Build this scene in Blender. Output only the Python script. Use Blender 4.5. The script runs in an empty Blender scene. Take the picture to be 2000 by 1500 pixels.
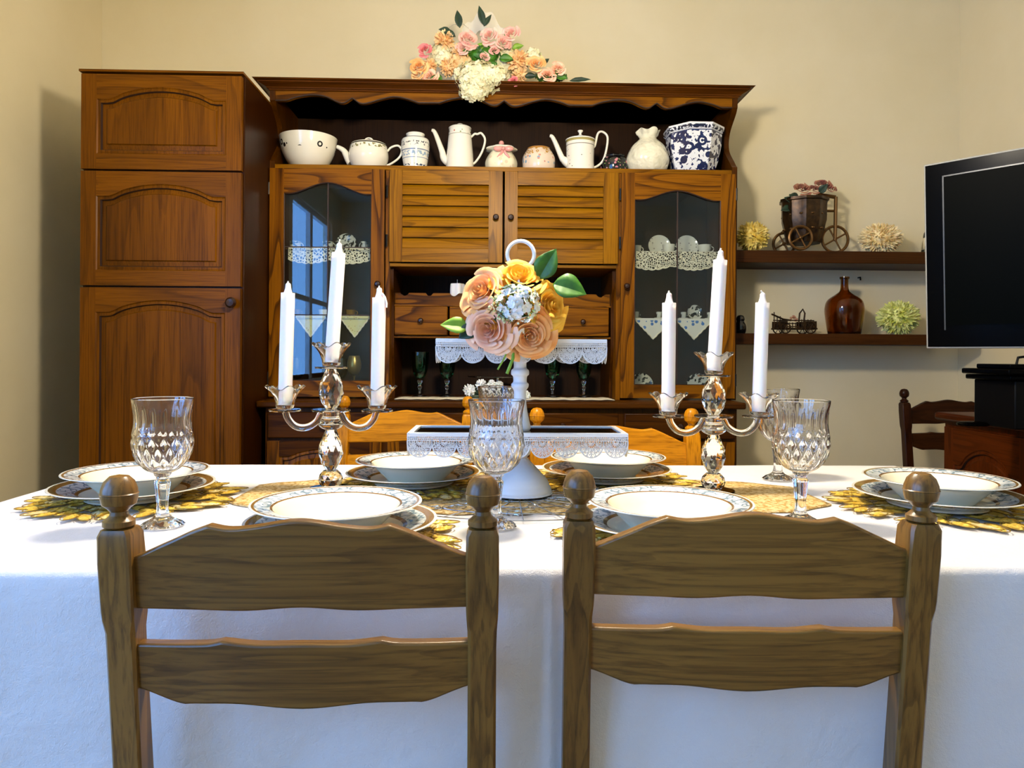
import bpy, bmesh, math, random
from math import sin, cos, pi, radians as R, sqrt
from mathutils import Vector, Matrix, noise

S = bpy.context.scene
C = S.collection
# ------------------------------------------------------------ camera
cd = bpy.data.cameras.new('camera'); cam = bpy.data.objects.new('camera', cd); C.objects.link(cam)
CP = Vector((0, 0, 1.03))
cd.lens = 25.2; cd.sensor_width = 36; cd.shift_y = -0.028; cd.clip_start = 0.02
CR = Matrix.Rotation(R(-1.7), 3, 'Z') @ Matrix.Rotation(R(90), 3, 'X') @ Matrix.Rotation(R(0.35), 3, 'Z')
cam.matrix_world = Matrix.Translation(CP) @ CR.to_4x4()
S.camera = cam
def at(px, py, Y):
    d = CR @ Vector(((px - 1000) / 1400, (694 - py) / 1400, -1))
    return CP + d * (Y / d.y)
def hx(px, Y, py=500): return at(px, py, Y).x
def hz(py, Y, px=980): return at(px, py, Y).z

# ------------------------------------------------------------ light and exposure
S.view_settings.view_transform = 'Standard'; S.view_settings.look = 'None'
S.view_settings.gamma = 1; S.view_settings.use_curve_mapping = False
S.view_settings.exposure = 0.0
w = bpy.data.worlds.new('sky'); S.world = w; w.use_nodes = True
bg = w.node_tree.nodes['Background']; bg.inputs[0].default_value = (0.16, 0.42, 1.0, 1); bg.inputs[1].default_value = 11.5
BACKY = -2.7
OPEN = ((-0.25, 0.75, 0.80, 2.25), (-2.2, -0.6, 0.08, 2.5))      # daylight openings in the left wall: y0, y1, z0, z1
for (ya, yb, za, zb) in OPEN:
    pl = bpy.data.lights.new('daylight_portal', 'AREA'); pl.shape = 'RECTANGLE'; pl.size = zb - za; pl.size_y = yb - ya
    try: pl.cycles.is_portal = True
    except Exception: pass
    po = bpy.data.objects.new('daylight_portal', pl); C.objects.link(po)
    po.location = (-1.83, (ya + yb) / 2, (za + zb) / 2); po.rotation_euler = (0, R(-90), 0)
LAMP = Vector((0.05, 1.35, 1.93)); LAMP_POWER = 362.0

# ------------------------------------------------------------ materials
def srgb(h):
    if isinstance(h, str):
        h = h.lstrip('#'); c = [int(h[i:i + 2], 16) / 255 for i in (0, 2, 4)]
    else: c = [v / 255 for v in h]
    return tuple((v / 12.92 if v <= 0.04045 else ((v + 0.055) / 1.055) ** 2.4) for v in c) + (1,)
class NT:
    def __init__(s, name):
        s.m = bpy.data.materials.new(name); s.m.use_nodes = True
        s.t = s.m.node_tree; s.b = s.t.nodes['Principled BSDF']; s.out = s.t.nodes['Material Output']
    def n(s, typ, **kw):
        x = s.t.nodes.new(typ)
        for k, v in kw.items():
            if k.startswith('i_'): x.inputs[k[2:].replace('_', ' ')].default_value = v
            else: setattr(x, k, v)
        return x
    def l(s, a, b): s.t.links.new(a, b)
    def math(s, op, a, b=None, c=None):
        x = s.n('ShaderNodeMath', operation=op)
        for i, v in enumerate((a, b, c)):
            if v is None: continue
            if isinstance(v, (int, float)): x.inputs[i].default_value = v
            else: s.l(v, x.inputs[i])
        return x.outputs[0]
    def ramp(s, f, stops, mode='LINEAR'):
        x = s.n('ShaderNodeValToRGB'); x.color_ramp.interpolation = mode
        e = x.color_ramp.elements
        while len(e) < len(stops): e.new(0.5)
        for k, (p, c) in enumerate(stops):
            e[k].position = p; e[k].color = c
        s.l(f, x.inputs[0]); return x.outputs[0]
    def mix(s, f, a, b, bt='MIX'):
        x = s.n('ShaderNodeMix', data_type='RGBA', blend_type=bt)
        for i, v in ((0, f), (6, a), (7, b)):
            if isinstance(v, (int, float)): x.inputs[i].default_value = v
            elif isinstance(v, tuple): x.inputs[i].default_value = v
            else: s.l(v, x.inputs[i])
        return x.outputs[2]
    def obj(s, scale=None, rnd=False):
        tc = s.n('ShaderNodeTexCoord'); v = tc.outputs['Object']
        if rnd:
            oi = s.n('ShaderNodeObjectInfo'); ad = s.n('ShaderNodeVectorMath', operation='ADD')
            mu = s.math('MULTIPLY', oi.outputs['Random'], 7.0)
            cb = s.n('ShaderNodeCombineXYZ')
            for i in range(3): s.l(mu, cb.inputs[i])
            s.l(v, ad.inputs[0]); s.l(cb.outputs[0], ad.inputs[1]); v = ad.outputs[0]
        if scale:
            mp = s.n('ShaderNodeMapping'); mp.inputs['Scale'].default_value = scale
            s.l(v, mp.inputs[0]); v = mp.outputs[0]
        return v
    def noise(s, v, scale, detail=3, rough=0.5):
        x = s.n('ShaderNodeTexNoise'); x.inputs['Scale'].default_value = scale
        x.inputs['Detail'].default_value = detail; x.inputs['Roughness'].default_value = rough
        s.l(v, x.inputs['Vector']); return x.outputs['Fac']
    def voro(s, v, scale, feature='F1', out='Distance'):
        x = s.n('ShaderNodeTexVoronoi', feature=feature); x.inputs['Scale'].default_value = scale
        s.l(v, x.inputs['Vector']); return x.outputs[out]
    def bump(s, h, strength, dist=0.002):
        x = s.n('ShaderNodeBump'); x.inputs['Strength'].default_value = strength; x.inputs['Distance'].default_value = dist
        s.l(h, x.inputs['Height']); s.l(x.outputs[0], s.b.inputs['Normal'])
    def set(s, **kw):
        for k, v in kw.items():
            k = k.replace('_', ' ')
            if isinstance(v, (int, float, tuple)): s.b.inputs[k].default_value = v
            else: s.l(v, s.b.inputs[k])
        return s.m

def plain(name, col, rough=0.5, metal=0.0, **kw):
    t = NT(name); c = srgb(col)
    t.set(Base_Color=c, Roughness=rough, Metallic=metal)
    for k, v in kw.items(): t.b.inputs[k.replace('_', ' ')].default_value = v
    return t.m
def mottled(name, col, col2, scale=20, rough=0.5, metal=0.0, bump=0.0, detail=4):
    t = NT(name); v = t.obj(); n = t.noise(v, scale, detail)
    t.set(Base_Color=t.ramp(n, [(0.3, srgb(col)), (0.7, srgb(col2))]), Roughness=rough, Metallic=metal)
    if bump: t.bump(n, bump)
    return t.m
def wood(name, dark, mid, light, axis='x', k=11.0, rough=0.35, across=7.0, line=0.75, coat=0.15, along=0.7, stave=0):
    t = NT(name)
    def sc(al, ac): return (al, ac, ac) if axis == 'x' else ((ac, ac, al) if axis == 'z' else (ac, al, ac))
    v1 = t.obj(sc(along, across), rnd=True)
    n1 = t.noise(v1, 1.0, 2.0, 0.45)
    fr = t.math('FRACT', t.math('MULTIPLY', n1, k))
    v2 = t.obj(sc(5, 230)); n2 = t.noise(v2, 1.0, 4, 0.6)
    v3 = t.obj(sc(1.0, 4.0), rnd=True); n3 = t.noise(v3, 1.0, 2)
    rings = t.ramp(fr, [(0.0, srgb(light)), (0.45, srgb(light)), (0.8, srgb(mid)), (0.93, srgb(dark)), (1.0, srgb(mid))])
    base = t.ramp(n3, [(0.3, srgb(mid)), (0.65, srgb(light))])
    c = t.mix(line, base, rings)
    st = t.ramp(n2, [(0.33, (0.42, 0.36, 0.3, 1)), (0.52, (1, 1, 1, 1)), (0.8, (1.12, 1.1, 1.06, 1))])
    c = t.mix(0.75, c, st, 'MULTIPLY')
    if stave:
        sp = t.n('ShaderNodeSeparateXYZ'); t.l(t.obj(), sp.inputs[0]); wn = t.n('ShaderNodeTexWhiteNoise', noise_dimensions='1D')
        t.l(t.math('FLOOR', t.math('MULTIPLY', sp.outputs[0], stave)), wn.inputs['W'])
        c = t.mix(1.0, c, t.ramp(wn.outputs['Value'], [(0, (.8, .78, .76, 1)), (1, (1.18, 1.18, 1.15, 1))]), 'MULTIPLY')
    t.set(Base_Color=c, Roughness=rough); t.b.inputs['Specular IOR Level'].default_value = 0.5 if name.startswith('walnut') else 0.12; t.b.inputs['Coat Weight'].default_value = coat * .5 if 'chair' in name else 0.0; t.b.inputs['Coat Roughness'].default_value = 0.25
    t.bump(n2, 0.12, 0.001)
    return t.m
def glass(name, col='#ffffff', rough=0.0, ior=1.5):
    t = NT(name); c = srgb(col)
    t.set(Base_Color=c, Roughness=rough); t.b.inputs['Transmission Weight'].default_value = 1.0; t.b.inputs['IOR'].default_value = ior
    return t.m
def thin_glass(name, col, gl=0.1):
    t = NT(name)
    tr = t.n('ShaderNodeBsdfTransparent'); tr.inputs[0].default_value = srgb(col)
    g = t.n('ShaderNodeBsdfGlossy'); g.inputs['Roughness'].default_value = 0.01; g.inputs[0].default_value = (1, 1, 1, 1)
    lw = t.n('ShaderNodeLayerWeight'); lw.inputs[0].default_value = 0.3
    f = t.math('MAXIMUM', lw.outputs['Fresnel'], gl)
    mx = t.n('ShaderNodeMixShader'); t.l(f, mx.inputs[0]); t.l(tr.outputs[0], mx.inputs[1]); t.l(g.outputs[0], mx.inputs[2])
    t.l(mx.outputs[0], t.out.inputs[0]); return t.m
def banded(name, base, bands, rough=0.12, axis=2):
    """bands: (lo, hi, colour, kind, scale, threshold) along local z"""
    t = NT(name); v = t.obj(); sp = t.n('ShaderNodeSeparateXYZ'); t.l(v, sp.inputs[0]); z = sp.outputs[axis]
    c = srgb(base)
    for (lo, hi, col, kind, scale, thr) in bands:
        m = t.math('MULTIPLY', t.math('GREATER_THAN', z, lo), t.math('LESS_THAN', z, hi))
        if kind == 'spots': m = t.math('MULTIPLY', m, t.math('LESS_THAN', t.voro(v, scale), thr))
        elif kind == 'cells': m = t.math('MULTIPLY', m, t.math('LESS_THAN', t.voro(v, scale, 'DISTANCE_TO_EDGE'), thr))
        elif kind == 'floral': m = t.math('MULTIPLY', m, t.math('GREATER_THAN', t.noise(v, scale, 3), thr))
        elif kind == 'rings':
            d = t.voro(v, scale); m = t.math('MULTIPLY', m, t.math('MULTIPLY', t.math('GREATER_THAN', d, thr * .55), t.math('LESS_THAN', d, thr)))
        c = t.mix(m, c, srgb(col))
    t.set(Base_Color=c, Roughness=rough); t.b.inputs['Coat Weight'].default_value = 0.4
    return t.m
def radial(name, stops, rmax, base='#f7f4e6', pat='#7f93a0', p0=0.75, p1=0.93, scale=60, thr=0.52):
    """plate glaze: colours by distance from the plate centre, with a small scroll pattern between p0 and p1"""
    t = NT(name); v = t.obj(); sp = t.n('ShaderNodeSeparateXYZ'); t.l(v, sp.inputs[0])
    r = t.math('DIVIDE', t.math('SQRT', t.math('ADD', t.math('MULTIPLY', sp.outputs[0], sp.outputs[0]), t.math('MULTIPLY', sp.outputs[1], sp.outputs[1]))), rmax)
    c = t.ramp(r, [(p, srgb(q)) for p, q in stops], 'CONSTANT')
    m = t.math('MULTIPLY', t.math('GREATER_THAN', r, p0), t.math('LESS_THAN', r, p1))
    w1 = t.math('LESS_THAN', t.math('ABSOLUTE', t.math('SUBTRACT', t.noise(v, scale, 1), 0.5)), 0.045)
    w2 = t.math('LESS_THAN', t.voro(v, scale * 1.2), 0.28)
    m = t.math('MULTIPLY', m, t.math('MAXIMUM', w1, t.math('MULTIPLY', w2, 0.6)))
    c = t.mix(m, c, srgb(pat))
    up = t.math('GREATER_THAN', sp.outputs[2], -1)
    t.set(Base_Color=c, Roughness=0.12); t.b.inputs['Coat Weight'].default_value = 0.3
    return t.m
def lace(name, col, scale, thr, zsolid=None):
    t = NT(name); v = t.obj((1, 0.02, 1)); d = t.voro(v, scale, 'DISTANCE_TO_EDGE')
    m = t.math('LESS_THAN', d, thr)
    t.set(Base_Color=srgb(col), Roughness=0.9, Alpha=m); return t.m

M = {}
M['oak_h'] = wood('light oak along', '#4a2406', '#8a5212', '#b27a22', 'x', 12)
M['oak_v'] = wood('light oak upright', '#4a2406', '#8a5212', '#b27a22', 'z', 12)
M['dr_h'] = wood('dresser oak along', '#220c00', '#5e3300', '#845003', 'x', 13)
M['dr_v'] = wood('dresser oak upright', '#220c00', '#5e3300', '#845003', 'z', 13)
M['lv_h'] = wood('honey oak along', '#3a1f00', '#784a00', '#916000', 'x', 9, line=0.5)
M['lv_v'] = wood('honey oak upright', '#3a1f00', '#784a00', '#916000', 'z', 9, line=0.6)
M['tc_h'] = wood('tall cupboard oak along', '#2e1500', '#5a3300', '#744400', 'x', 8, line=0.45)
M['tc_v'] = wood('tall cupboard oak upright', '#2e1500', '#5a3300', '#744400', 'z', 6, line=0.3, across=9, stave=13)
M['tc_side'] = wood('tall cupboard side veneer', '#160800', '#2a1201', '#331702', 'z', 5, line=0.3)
M['dk_h'] = wood('dark oak along', '#120500', '#381a00', '#4c2800', 'x', 9, line=0.5)
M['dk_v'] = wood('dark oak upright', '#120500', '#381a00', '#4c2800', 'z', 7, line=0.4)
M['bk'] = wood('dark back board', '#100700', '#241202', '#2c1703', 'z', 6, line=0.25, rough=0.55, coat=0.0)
M['groove'] = plain('dark groove line', '#2a1204', 0.6)
M['cornice'] = wood('stained cornice oak', '#220b00', '#4d2704', '#603407', 'x', 9, line=0.45)
M['ch_h'] = wood('walnut shade-toned chair wood along', '#22130a', '#573812', '#866028', 'x', 11, rough=0.33, line=0.28, across=22, coat=0.25, along=.55)  # near chairs: same wood as the far ones, shade put into the darker colour
M['ch_v'] = wood('walnut shade-toned chair wood upright', '#22130a', '#573812', '#866028', 'z', 10, rough=0.33, line=0.35, across=20, coat=0.25, along=1.4)
M['chl_h'] = wood('lamplit chair wood along', '#7a4804', '#a86a06', '#c6820c', 'x', 7, rough=0.3, line=0.25, coat=0.3)  # far chairs: same wood, lamplight on their fronts put into the brighter colour
M['chl_v'] = wood('lamplit chair wood upright', '#7a4804', '#a86a06', '#c6820c', 'z', 7, rough=0.3, line=0.25, coat=0.3)
M['chd_h'] = wood('dark chair wood along', '#120702', '#2c1506', '#3d1f0b', 'x', 8, rough=0.35, line=0.4)
M['chd_v'] = wood('dark chair wood upright', '#120702', '#281205', '#381a09', 'z', 8, rough=0.35, line=0.4)
M['tv_h'] = wood('red brown cabinet wood along', '#200800', '#451900', '#552303', 'y', 8, line=0.4)
M['tv_v'] = wood('red brown cabinet wood upright', '#200800', '#451900', '#552303', 'z', 8, line=0.4)
M['shelf'] = wood('dark walnut shelf wood', '#180a02', '#361c06', '#452508', 'x', 7, line=0.35, rough=0.45)
M['knob'] = plain('dark turned knob', '#2a1206', 0.25)
M['brass_dk'] = plain('dark iron hinge', '#15110c', 0.4, 0.6)
M['straw'] = mottled('woven straw', '#9a7a3c', '#c7a763', 90, 0.8, bump=0.5)
M['porc'] = plain('cream porcelain', '#f1ecd9', 0.12, Coat_Weight=0.4)
M['white_gloss'] = plain('white enamel', '#eef1f4', 0.3, Coat_Weight=0.2)
M['cloth'] = None
M['candle'] = plain('white candle wax', '#f6f3f4', 0.45, Subsurface_Weight=0.25, Subsurface_Scale=0.02)
M['wick'] = plain('wick', '#efe9dc', 0.9)
M['crystal'] = glass('clear crystal', '#ffffff', 0.0, 1.52)
M['winegl'] = glass('clear pressed glass', '#ffffff', 0.0, 1.48)
M['green_gl'] = glass('dark green glass', '#2fa57c', 0.02, 1.45)
M['amber_gl'] = glass('amber glass', '#b07a38', 0.02, 1.35)
M['pane'] = thin_glass('cabinet window glass', '#f3f6f4', 0.028)
M['jar_gl'] = thin_glass('clear jar glass', '#e8ece4', 0.12)
M['gold'] = mottled('gold foil', '#c79a20', '#f9da66', 80, 0.38, 0.3, 0.5)
M['gold_dk'] = plain('gold wire', '#9c7a22', 0.35, 0.4)
M['silver'] = plain('silver wire', '#c9ccd2', 0.25, 0.9)
M['mirror_dk'] = plain('dark mirror base', '#2b2620', 0.08, 0.9)
M['bronze'] = mottled('antique bronze', '#1c120a', '#4a3319', 45, 0.35, 0.6, 0.3)
M['bronze_l'] = plain('brushed bronze', '#6a4a24', 0.35, 0.7)
M['black'] = plain('black gloss plastic', '#030303', 0.2, Specular_IOR_Level=0.03)
M['black_m'] = plain('black matt plastic', '#050505', 0.5, Specular_IOR_Level=0.1)
M['screen'] = plain('switched off screen', '#020301', 0.4, Specular_IOR_Level=0.02)
M['bezel'] = plain('silver bezel', '#a5a39a', 0.6, 0.0)
M['leaf_g'] = mottled('fresh green leaf', '#1f4a12', '#4d8a22', 30, 0.45)
M['leaf_l'] = mottled('lime leaf', '#5d8c1a', '#93b83a', 30, 0.5)
M['leaf_d'] = mottled('dark leaf', '#0f2416', '#23402a', 30, 0.5)
M['tulle'] = None
def petalmat(name, c1, c2, sc=30, sheen=0.2):
    t = NT(name); n = t.noise(t.obj(), sc, 2)
    t.set(Base_Color=t.ramp(n, [(0.35, srgb(c1)), (0.65, srgb(c2))]), Roughness=0.7)
    t.b.inputs['Subsurface Weight'].default_value = 0.1; t.b.inputs['Subsurface Scale'].default_value = 0.01
    return t.m
M['r_yel'] = petalmat('yellow rose petals', '#f3b52a', '#ffd355')
M['r_peach'] = petalmat('peach rose petals', '#f0a860', '#fdc98c')
M['r_pink'] = petalmat('pale pink peach rose petals', '#f3b08c', '#fdd2b4')
M['r_oran'] = petalmat('apricot rose petals', '#f0a058', '#fcc080')
M['f_white'] = petalmat('white petals', '#eef0e8', '#ffffff')
M['f_cream'] = petalmat('cream petals', '#e6deb0', '#f5f0cf')
M['f_pink'] = petalmat('pink petals', '#eba79a', '#f7cdbd')
M['f_rose'] = petalmat('rose pink petals', '#d9636a', '#ee9090')
M['f_peach'] = petalmat('peach chrysanthemum petals', '#eeba7a', '#f9d9a4')
M['f_yel'] = petalmat('yellow chrysanthemum petals', '#d6b43f', '#f0dc86')
M['f_lime'] = petalmat('lime yellow chrysanthemum petals', '#c9cb58', '#ecebA0')
M['f_crm2'] = petalmat('cream chrysanthemum petals', '#eccf8c', '#fbeabc')
M['f_dusk'] = petalmat('dusky mauve petals', '#7a3d3c', '#c18a66')

def wallmat():
    t = NT('cream plaster'); v = t.obj(); n = t.noise(v, 2.0, 6, 0.6); n2 = t.noise(v, 60, 3)
    c = t.ramp(n, [(0.3, srgb('#ddd0aa')), (0.7, srgb('#e4d8b6'))])
    t.set(Base_Color=c, Roughness=0.75); t.bump(n2, 0.15, 0.002); return t.m
M['wall'] = wallmat()
M['ceil'] = plain('white ceiling paint', '#e9e2cc', 0.9)
def tilemat():
    t = NT('floor tiles'); v = t.obj(); b = t.n('ShaderNodeTexBrick'); t.l(v, b.inputs[0])
    b.offset = 0; b.inputs['Scale'].default_value = 1; b.inputs['Brick Width'].default_value = 0.33; b.inputs['Row Height'].default_value = 0.33
    b.inputs['Mortar Size'].default_value = 0.004
    b.inputs['Color1'].default_value = srgb('#a08a6c'); b.inputs['Color2'].default_value = srgb('#978062'); b.inputs['Mortar'].default_value = srgb('#6d6254')
    t.set(Base_Color=b.outputs[0], Roughness=0.3); return t.m
M['floor'] = tilemat()
def clothmat():
    t = NT('white cotton'); v = t.obj(); n = t.noise(v, 700, 2); n2 = t.noise(v, 9, 6, 0.65)
    s = t.math('ADD', t.math('MULTIPLY', n, 0.08), t.math('MULTIPLY', n2, 1.0))
    t.set(Base_Color=srgb('#e4e1e0'), Roughness=0.85); t.b.inputs['Sheen Weight'].default_value = 0.15
    t.bump(s, 0.4, 0.02); return t.m
M['cloth'] = clothmat()
def runnermat():
    t = NT('champagne crochet'); v = t.obj(); d = t.voro(v, 130); n = t.noise(v, 200, 2); n2 = t.noise(v, 6, 2)
    c = t.mix(n2, srgb('#d8b777'), srgb('#e8d2a2'))
    c = t.mix(t.math('GREATER_THAN', d, 0.55), c, srgb('#b9924c'))
    t.set(Base_Color=c, Roughness=0.6); t.bump(d, 0.8, 0.003); return t.m
M['runner'] = runnermat()
def tullemat():
    t = NT('white tulle'); t.set(Base_Color=srgb('#f2f0ea'), Roughness=0.9, Alpha=0.45); return t.m
M['tulle'] = tullemat()
M['doily_w'] = lace('cream crochet lace', '#e2d9bd', 95, 0.16)
M['doily_w2'] = lace('cream fine crochet lace', '#ddd3ba', 120, 0.15)
M['doily_edge'] = plain('cream crochet edging', '#e6dcc2', 0.9)
M['nap_y'] = banded('pale yellow printed linen', '#d9d39c', [(-1, 1, '#b98f5a', 'spots', 90, 0.22)], 0.9)
M['nap_b'] = banded('white linen blue flower', '#d6d3c8', [(-0.045, -0.008, '#3d6fb0', 'spots', 42, 0.3)], 0.9)

# ------------------------------------------------------------ mesh builder
class MB:
    def __init__(s): s.v = []; s.f = []; s.m = []
    def add(s, vs, fs, m=0):
        o = len(s.v); s.v.extend([tuple(p) for p in vs])
        for f in fs: s.f.append(tuple(i + o for i in f)); s.m.append(m)
        return s
    def box(s, x0, x1, y0, y1, z0, z1, m=0):
        vs = [(x, y, z) for x in (x0, x1) for y in (y0, y1) for z in (z0, z1)]
        return s.add(vs, [(0, 1, 3, 2), (4, 6, 7, 5), (0, 4, 5, 1), (2, 3, 7, 6), (0, 2, 6, 4), (1, 5, 7, 3)], m)
    def prism(s, poly, ax, a0, a1, m=0):
        """poly: 2D points; ax 'y': poly=(x,z); ax 'x': poly=(y,z); ax 'z': poly=(x,y)"""
        def mk(p, a): return {'y': (p[0], a, p[1]), 'x': (a, p[0], p[1]), 'z': (p[0], p[1], a)}[ax]
        n = len(poly); vs = [mk(p, a0) for p in poly] + [mk(p, a1) for p in poly]
        return s.add(vs, [tuple(range(n)), tuple(range(2 * n - 1, n - 1, -1))] + [(i, (i + 1) % n, (i + 1) % n + n, i + n) for i in range(n)], m)
    def strip_y(s, top, bot, y0, y1, m=0):
        """board between two curves [(x,z)..] sharing x, with thickness y0..y1"""
        n = len(top); vs = []
        for (t, b) in zip(top, bot):
            vs += [(t[0], y0, t[1]), (b[0], y0, b[1]), (b[0], y1, b[1]), (t[0], y1, t[1])]
        fs = [(0, 1, 2, 3), tuple(4 * (n - 1) + k for k in (3, 2, 1, 0))]
        for i in range(n - 1):
            a = 4 * i; b = a + 4
            for k in range(4): fs.append((a + k, b + k, b + (k + 1) % 4, a + (k + 1) % 4))
        return s.add(vs, fs, m)
    def loft(s, loops, m=0, cap0=False, cap1=False, closed=True):
        n = len(loops[0]); vs = [p for L in loops for p in L]; fs = []
        for k in range(len(loops) - 1):
            for i in range(n if closed else n - 1):
                j = (i + 1) % n; fs.append((k * n + i, k * n + j, (k + 1) * n + j, (k + 1) * n + i))
        if cap0: fs.append(tuple(range(n - 1, -1, -1)))
        if cap1: fs.append(tuple((len(loops) - 1) * n + i for i in range(n)))
        return s.add(vs, fs, m)
    def lathe(s, prof, c=(0, 0, 0), seg=32, m=0, mod=None, rot=0.0, mat=None):
        loops = []
        for k, (r, z) in enumerate(prof):
            L = []
            for i in range(seg):
                a = 2 * pi * i / seg + rot; rr, zz = r, z
                if mod: rr, zz = mod(r, z, a, k)
                p = Vector((rr * cos(a), rr * sin(a), zz))
                if mat is not None: p = mat @ p
                L.append((c[0] + p.x, c[1] + p.y, c[2] + p.z))
            loops.append(L)
        return s.loft(loops, m, cap0=prof[0][0] > 1e-5 and False, cap1=False)
    def ball(s, c, r, m=0, seg=16, rings=10, sc=(1, 1, 1)):
        prof = [(max(1e-4, r * sin(pi * k / rings)), -r * cos(pi * k / rings)) for k in range(rings + 1)]
        L = []
        for (q, z) in prof: L.append([(c[0] + q * cos(2 * pi * i / seg) * sc[0], c[1] + q * sin(2 * pi * i / seg) * sc[1], c[2] + z * sc[2]) for i in range(seg)])
        return s.loft(L, m)
    def tube(s, pts, r, seg=8, m=0, closed=False, caps=True, flat=1.0):
        pts = [Vector(p) for p in pts]; n = len(pts); loops = []
        rr = r if isinstance(r, (list, tuple)) else [r] * n
        t0 = (pts[1] - pts[0]).normalized(); u = t0.orthogonal().normalized()
        for i, p in enumerate(pts):
            if closed: t = (pts[(i + 1) % n] - pts[i - 1]).normalized()
            else: t = (pts[min(i + 1, n - 1)] - pts[max(i - 1, 0)]).normalized()
            u = (u - t * u.dot(t)).normalized(); v = t.cross(u)
            loops.append([tuple(p + (u * cos(2 * pi * k / seg) + v * sin(2 * pi * k / seg) * flat) * rr[i]) for k in range(seg)])
        if closed: loops.append(loops[0])
        return s.loft(loops, m, cap0=caps and not closed, cap1=caps and not closed)
    def grid(s, fn, nu, nv, m=0, thick=None):
        vs = [tuple(fn(i / nu, j / nv)) for i in range(nu + 1) for j in range(nv + 1)]
        fs = [(i * (nv + 1) + j, (i + 1) * (nv + 1) + j, (i + 1) * (nv + 1) + j + 1, i * (nv + 1) + j + 1) for i in range(nu) for j in range(nv)]
        return s.add(vs, fs, m)
    def build(s, name, mats, parent=None, angle=35, bevel=0.0, rel=True, solid=0.0, flat=False):
        if not isinstance(mats, (list, tuple)): mats = [mats]
        off = Vector((0, 0, 0))
        if parent is not None and rel:
            off = wloc(parent)
        me = bpy.data.meshes.new(name)
        me.from_pydata([tuple(Vector(p) - off) for p in s.v], [], s.f)
        for m in mats: me.materials.append(m)
        me.polygons.foreach_set('material_index', s.m)
        bm = bmesh.new(); bm.from_mesh(me)
        bmesh.ops.remove_doubles(bm, verts=bm.verts, dist=1e-6)
        bmesh.ops.recalc_face_normals(bm, faces=bm.faces); bm.to_mesh(me); bm.free()
        if not flat:
            me.polygons.foreach_set('use_smooth', [True] * len(me.polygons)); me.set_sharp_from_angle(angle=R(angle))
        o = bpy.data.objects.new(name, me); C.objects.link(o)
        if parent is not None: o.parent = parent
        if solid:
            sm = o.modifiers.new('solid', 'SOLIDIFY'); sm.thickness = solid; sm.offset = 0
        if bevel:
            b = o.modifiers.new('bevel', 'BEVEL'); b.width = bevel; b.segments = 2; b.limit_method = 'ANGLE'; b.angle_limit = R(40)
        return o
def wloc(o):
    v = Vector((0, 0, 0))
    while o is not None: v = v + Vector(o.location); o = o.parent
    return v
def tag(o, label, cat, group=None, kind=None):
    o['label'] = label; o['category'] = cat
    if group: o['group'] = group
    if kind: o['kind'] = kind
    return o
def thing(name, label, cat, loc, rz=0, group=None):
    o = bpy.data.objects.new(name, None); C.objects.link(o); o.empty_display_size = 0.05
    o.location = loc; o.rotation_euler = (0, 0, rz); return tag(o, label, cat, group)
def struct(o): o['kind'] = 'structure'; return o
def dup(root, loc, rz=None, label=None, group=None, scale=None, lmat=None):
    r = root.copy(); C.objects.link(r); r.location = loc
    if rz is not None: r.rotation_euler = (0, 0, rz)
    if scale: r.scale = scale
    if label: r['label'] = label
    if group: r['group'] = group
    for ch in list(root.children):
        c = ch.copy(); C.objects.link(c); c.parent = r
        for g in list(ch.children):
            d = g.copy(); C.objects.link(d); d.parent = c
    return r
def interp(pts, x):
    for (x0, y0), (x1, y1) in zip(pts, pts[1:]):
        if x0 <= x <= x1: return y0 + (y1 - y0) * (x - x0) / (x1 - x0) if x1 > x0 else y0
    return pts[0][1] if x < pts[0][0] else pts[-1][1]
def catmull(pts, n=6):
    """smooth curve through points; a point with a third item True is a sharp cusp"""
    out = []
    P = [(p[0], p[1]) for p in pts]; cusp = [len(p) > 2 for p in pts]
    for i in range(len(P) - 1):
        p1, p2 = P[i], P[i + 1]
        p0 = P[i - 1] if i > 0 and not cusp[i] else (2 * p1[0] - p2[0], p1[1])
        p3 = P[i + 2] if i + 2 < len(P) and not cusp[i + 1] else (2 * p2[0] - p1[0], p2[1])
        if cusp[i]: p0 = (p1[0] - (p2[0] - p1[0]), p1[1] - (p2[1] - p1[1]))
        if cusp[i + 1]: p3 = (p2[0] + (p2[0] - p1[0]), p2[1] + (p2[1] - p1[1]))
        for k in range(n):
            t = k / n
            q = [0.5 * (2 * p1[j] + (-p0[j] + p2[j]) * t + (2 * p0[j] - 5 * p1[j] + 4 * p2[j] - p3[j]) * t * t + (-p0[j] + 3 * p1[j] - 3 * p2[j] + p3[j]) * t ** 3) for j in (0, 1)]
            out.append(tuple(q))
    out.append(P[-1]); return out

# ------------------------------------------------------------ room
WY = 3.35; WL = -1.795; WR = 2.225; CH = 2.85
struct(MB().box(WL - .1, WR + .1, BACKY - .1, WY + .1, -.1, 0).build('floor', M['floor']))
struct(MB().box(WL - .1, WR + .1, BACKY - .1, WY + .1, CH, CH + .1).build('ceiling', M['ceil']))
struct(MB().box(WL - .1, WR + .1, WY, WY + .1, 0, CH).build('wall_back', M['wall']))
mb = MB(); (a0, a1, az0, az1), (b0, b1, bz0, bz1) = OPEN
mb.box(WL - .1, WL, a1, WY, 0, CH).box(WL - .1, WL, b1, a0, 0, CH).box(WL - .1, WL, BACKY - .1, b0, 0, CH)
for (ya, yb, za, zb) in OPEN: mb.box(WL - .1, WL, ya, yb, 0, za).box(WL - .1, WL, ya, yb, zb, CH)
struct(mb.build('wall_left', M['wall']))
struct(MB().box(WR, WR + .1, BACKY - .1, WY, 0, CH).build('wall_right', M['wall']))
struct(MB().box(WL, WR, BACKY - .1, BACKY, 0, CH).build('wall_front', M['wall']))
M['paint_w'] = plain('white window paint', '#e6ecee', 0.4)
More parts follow.
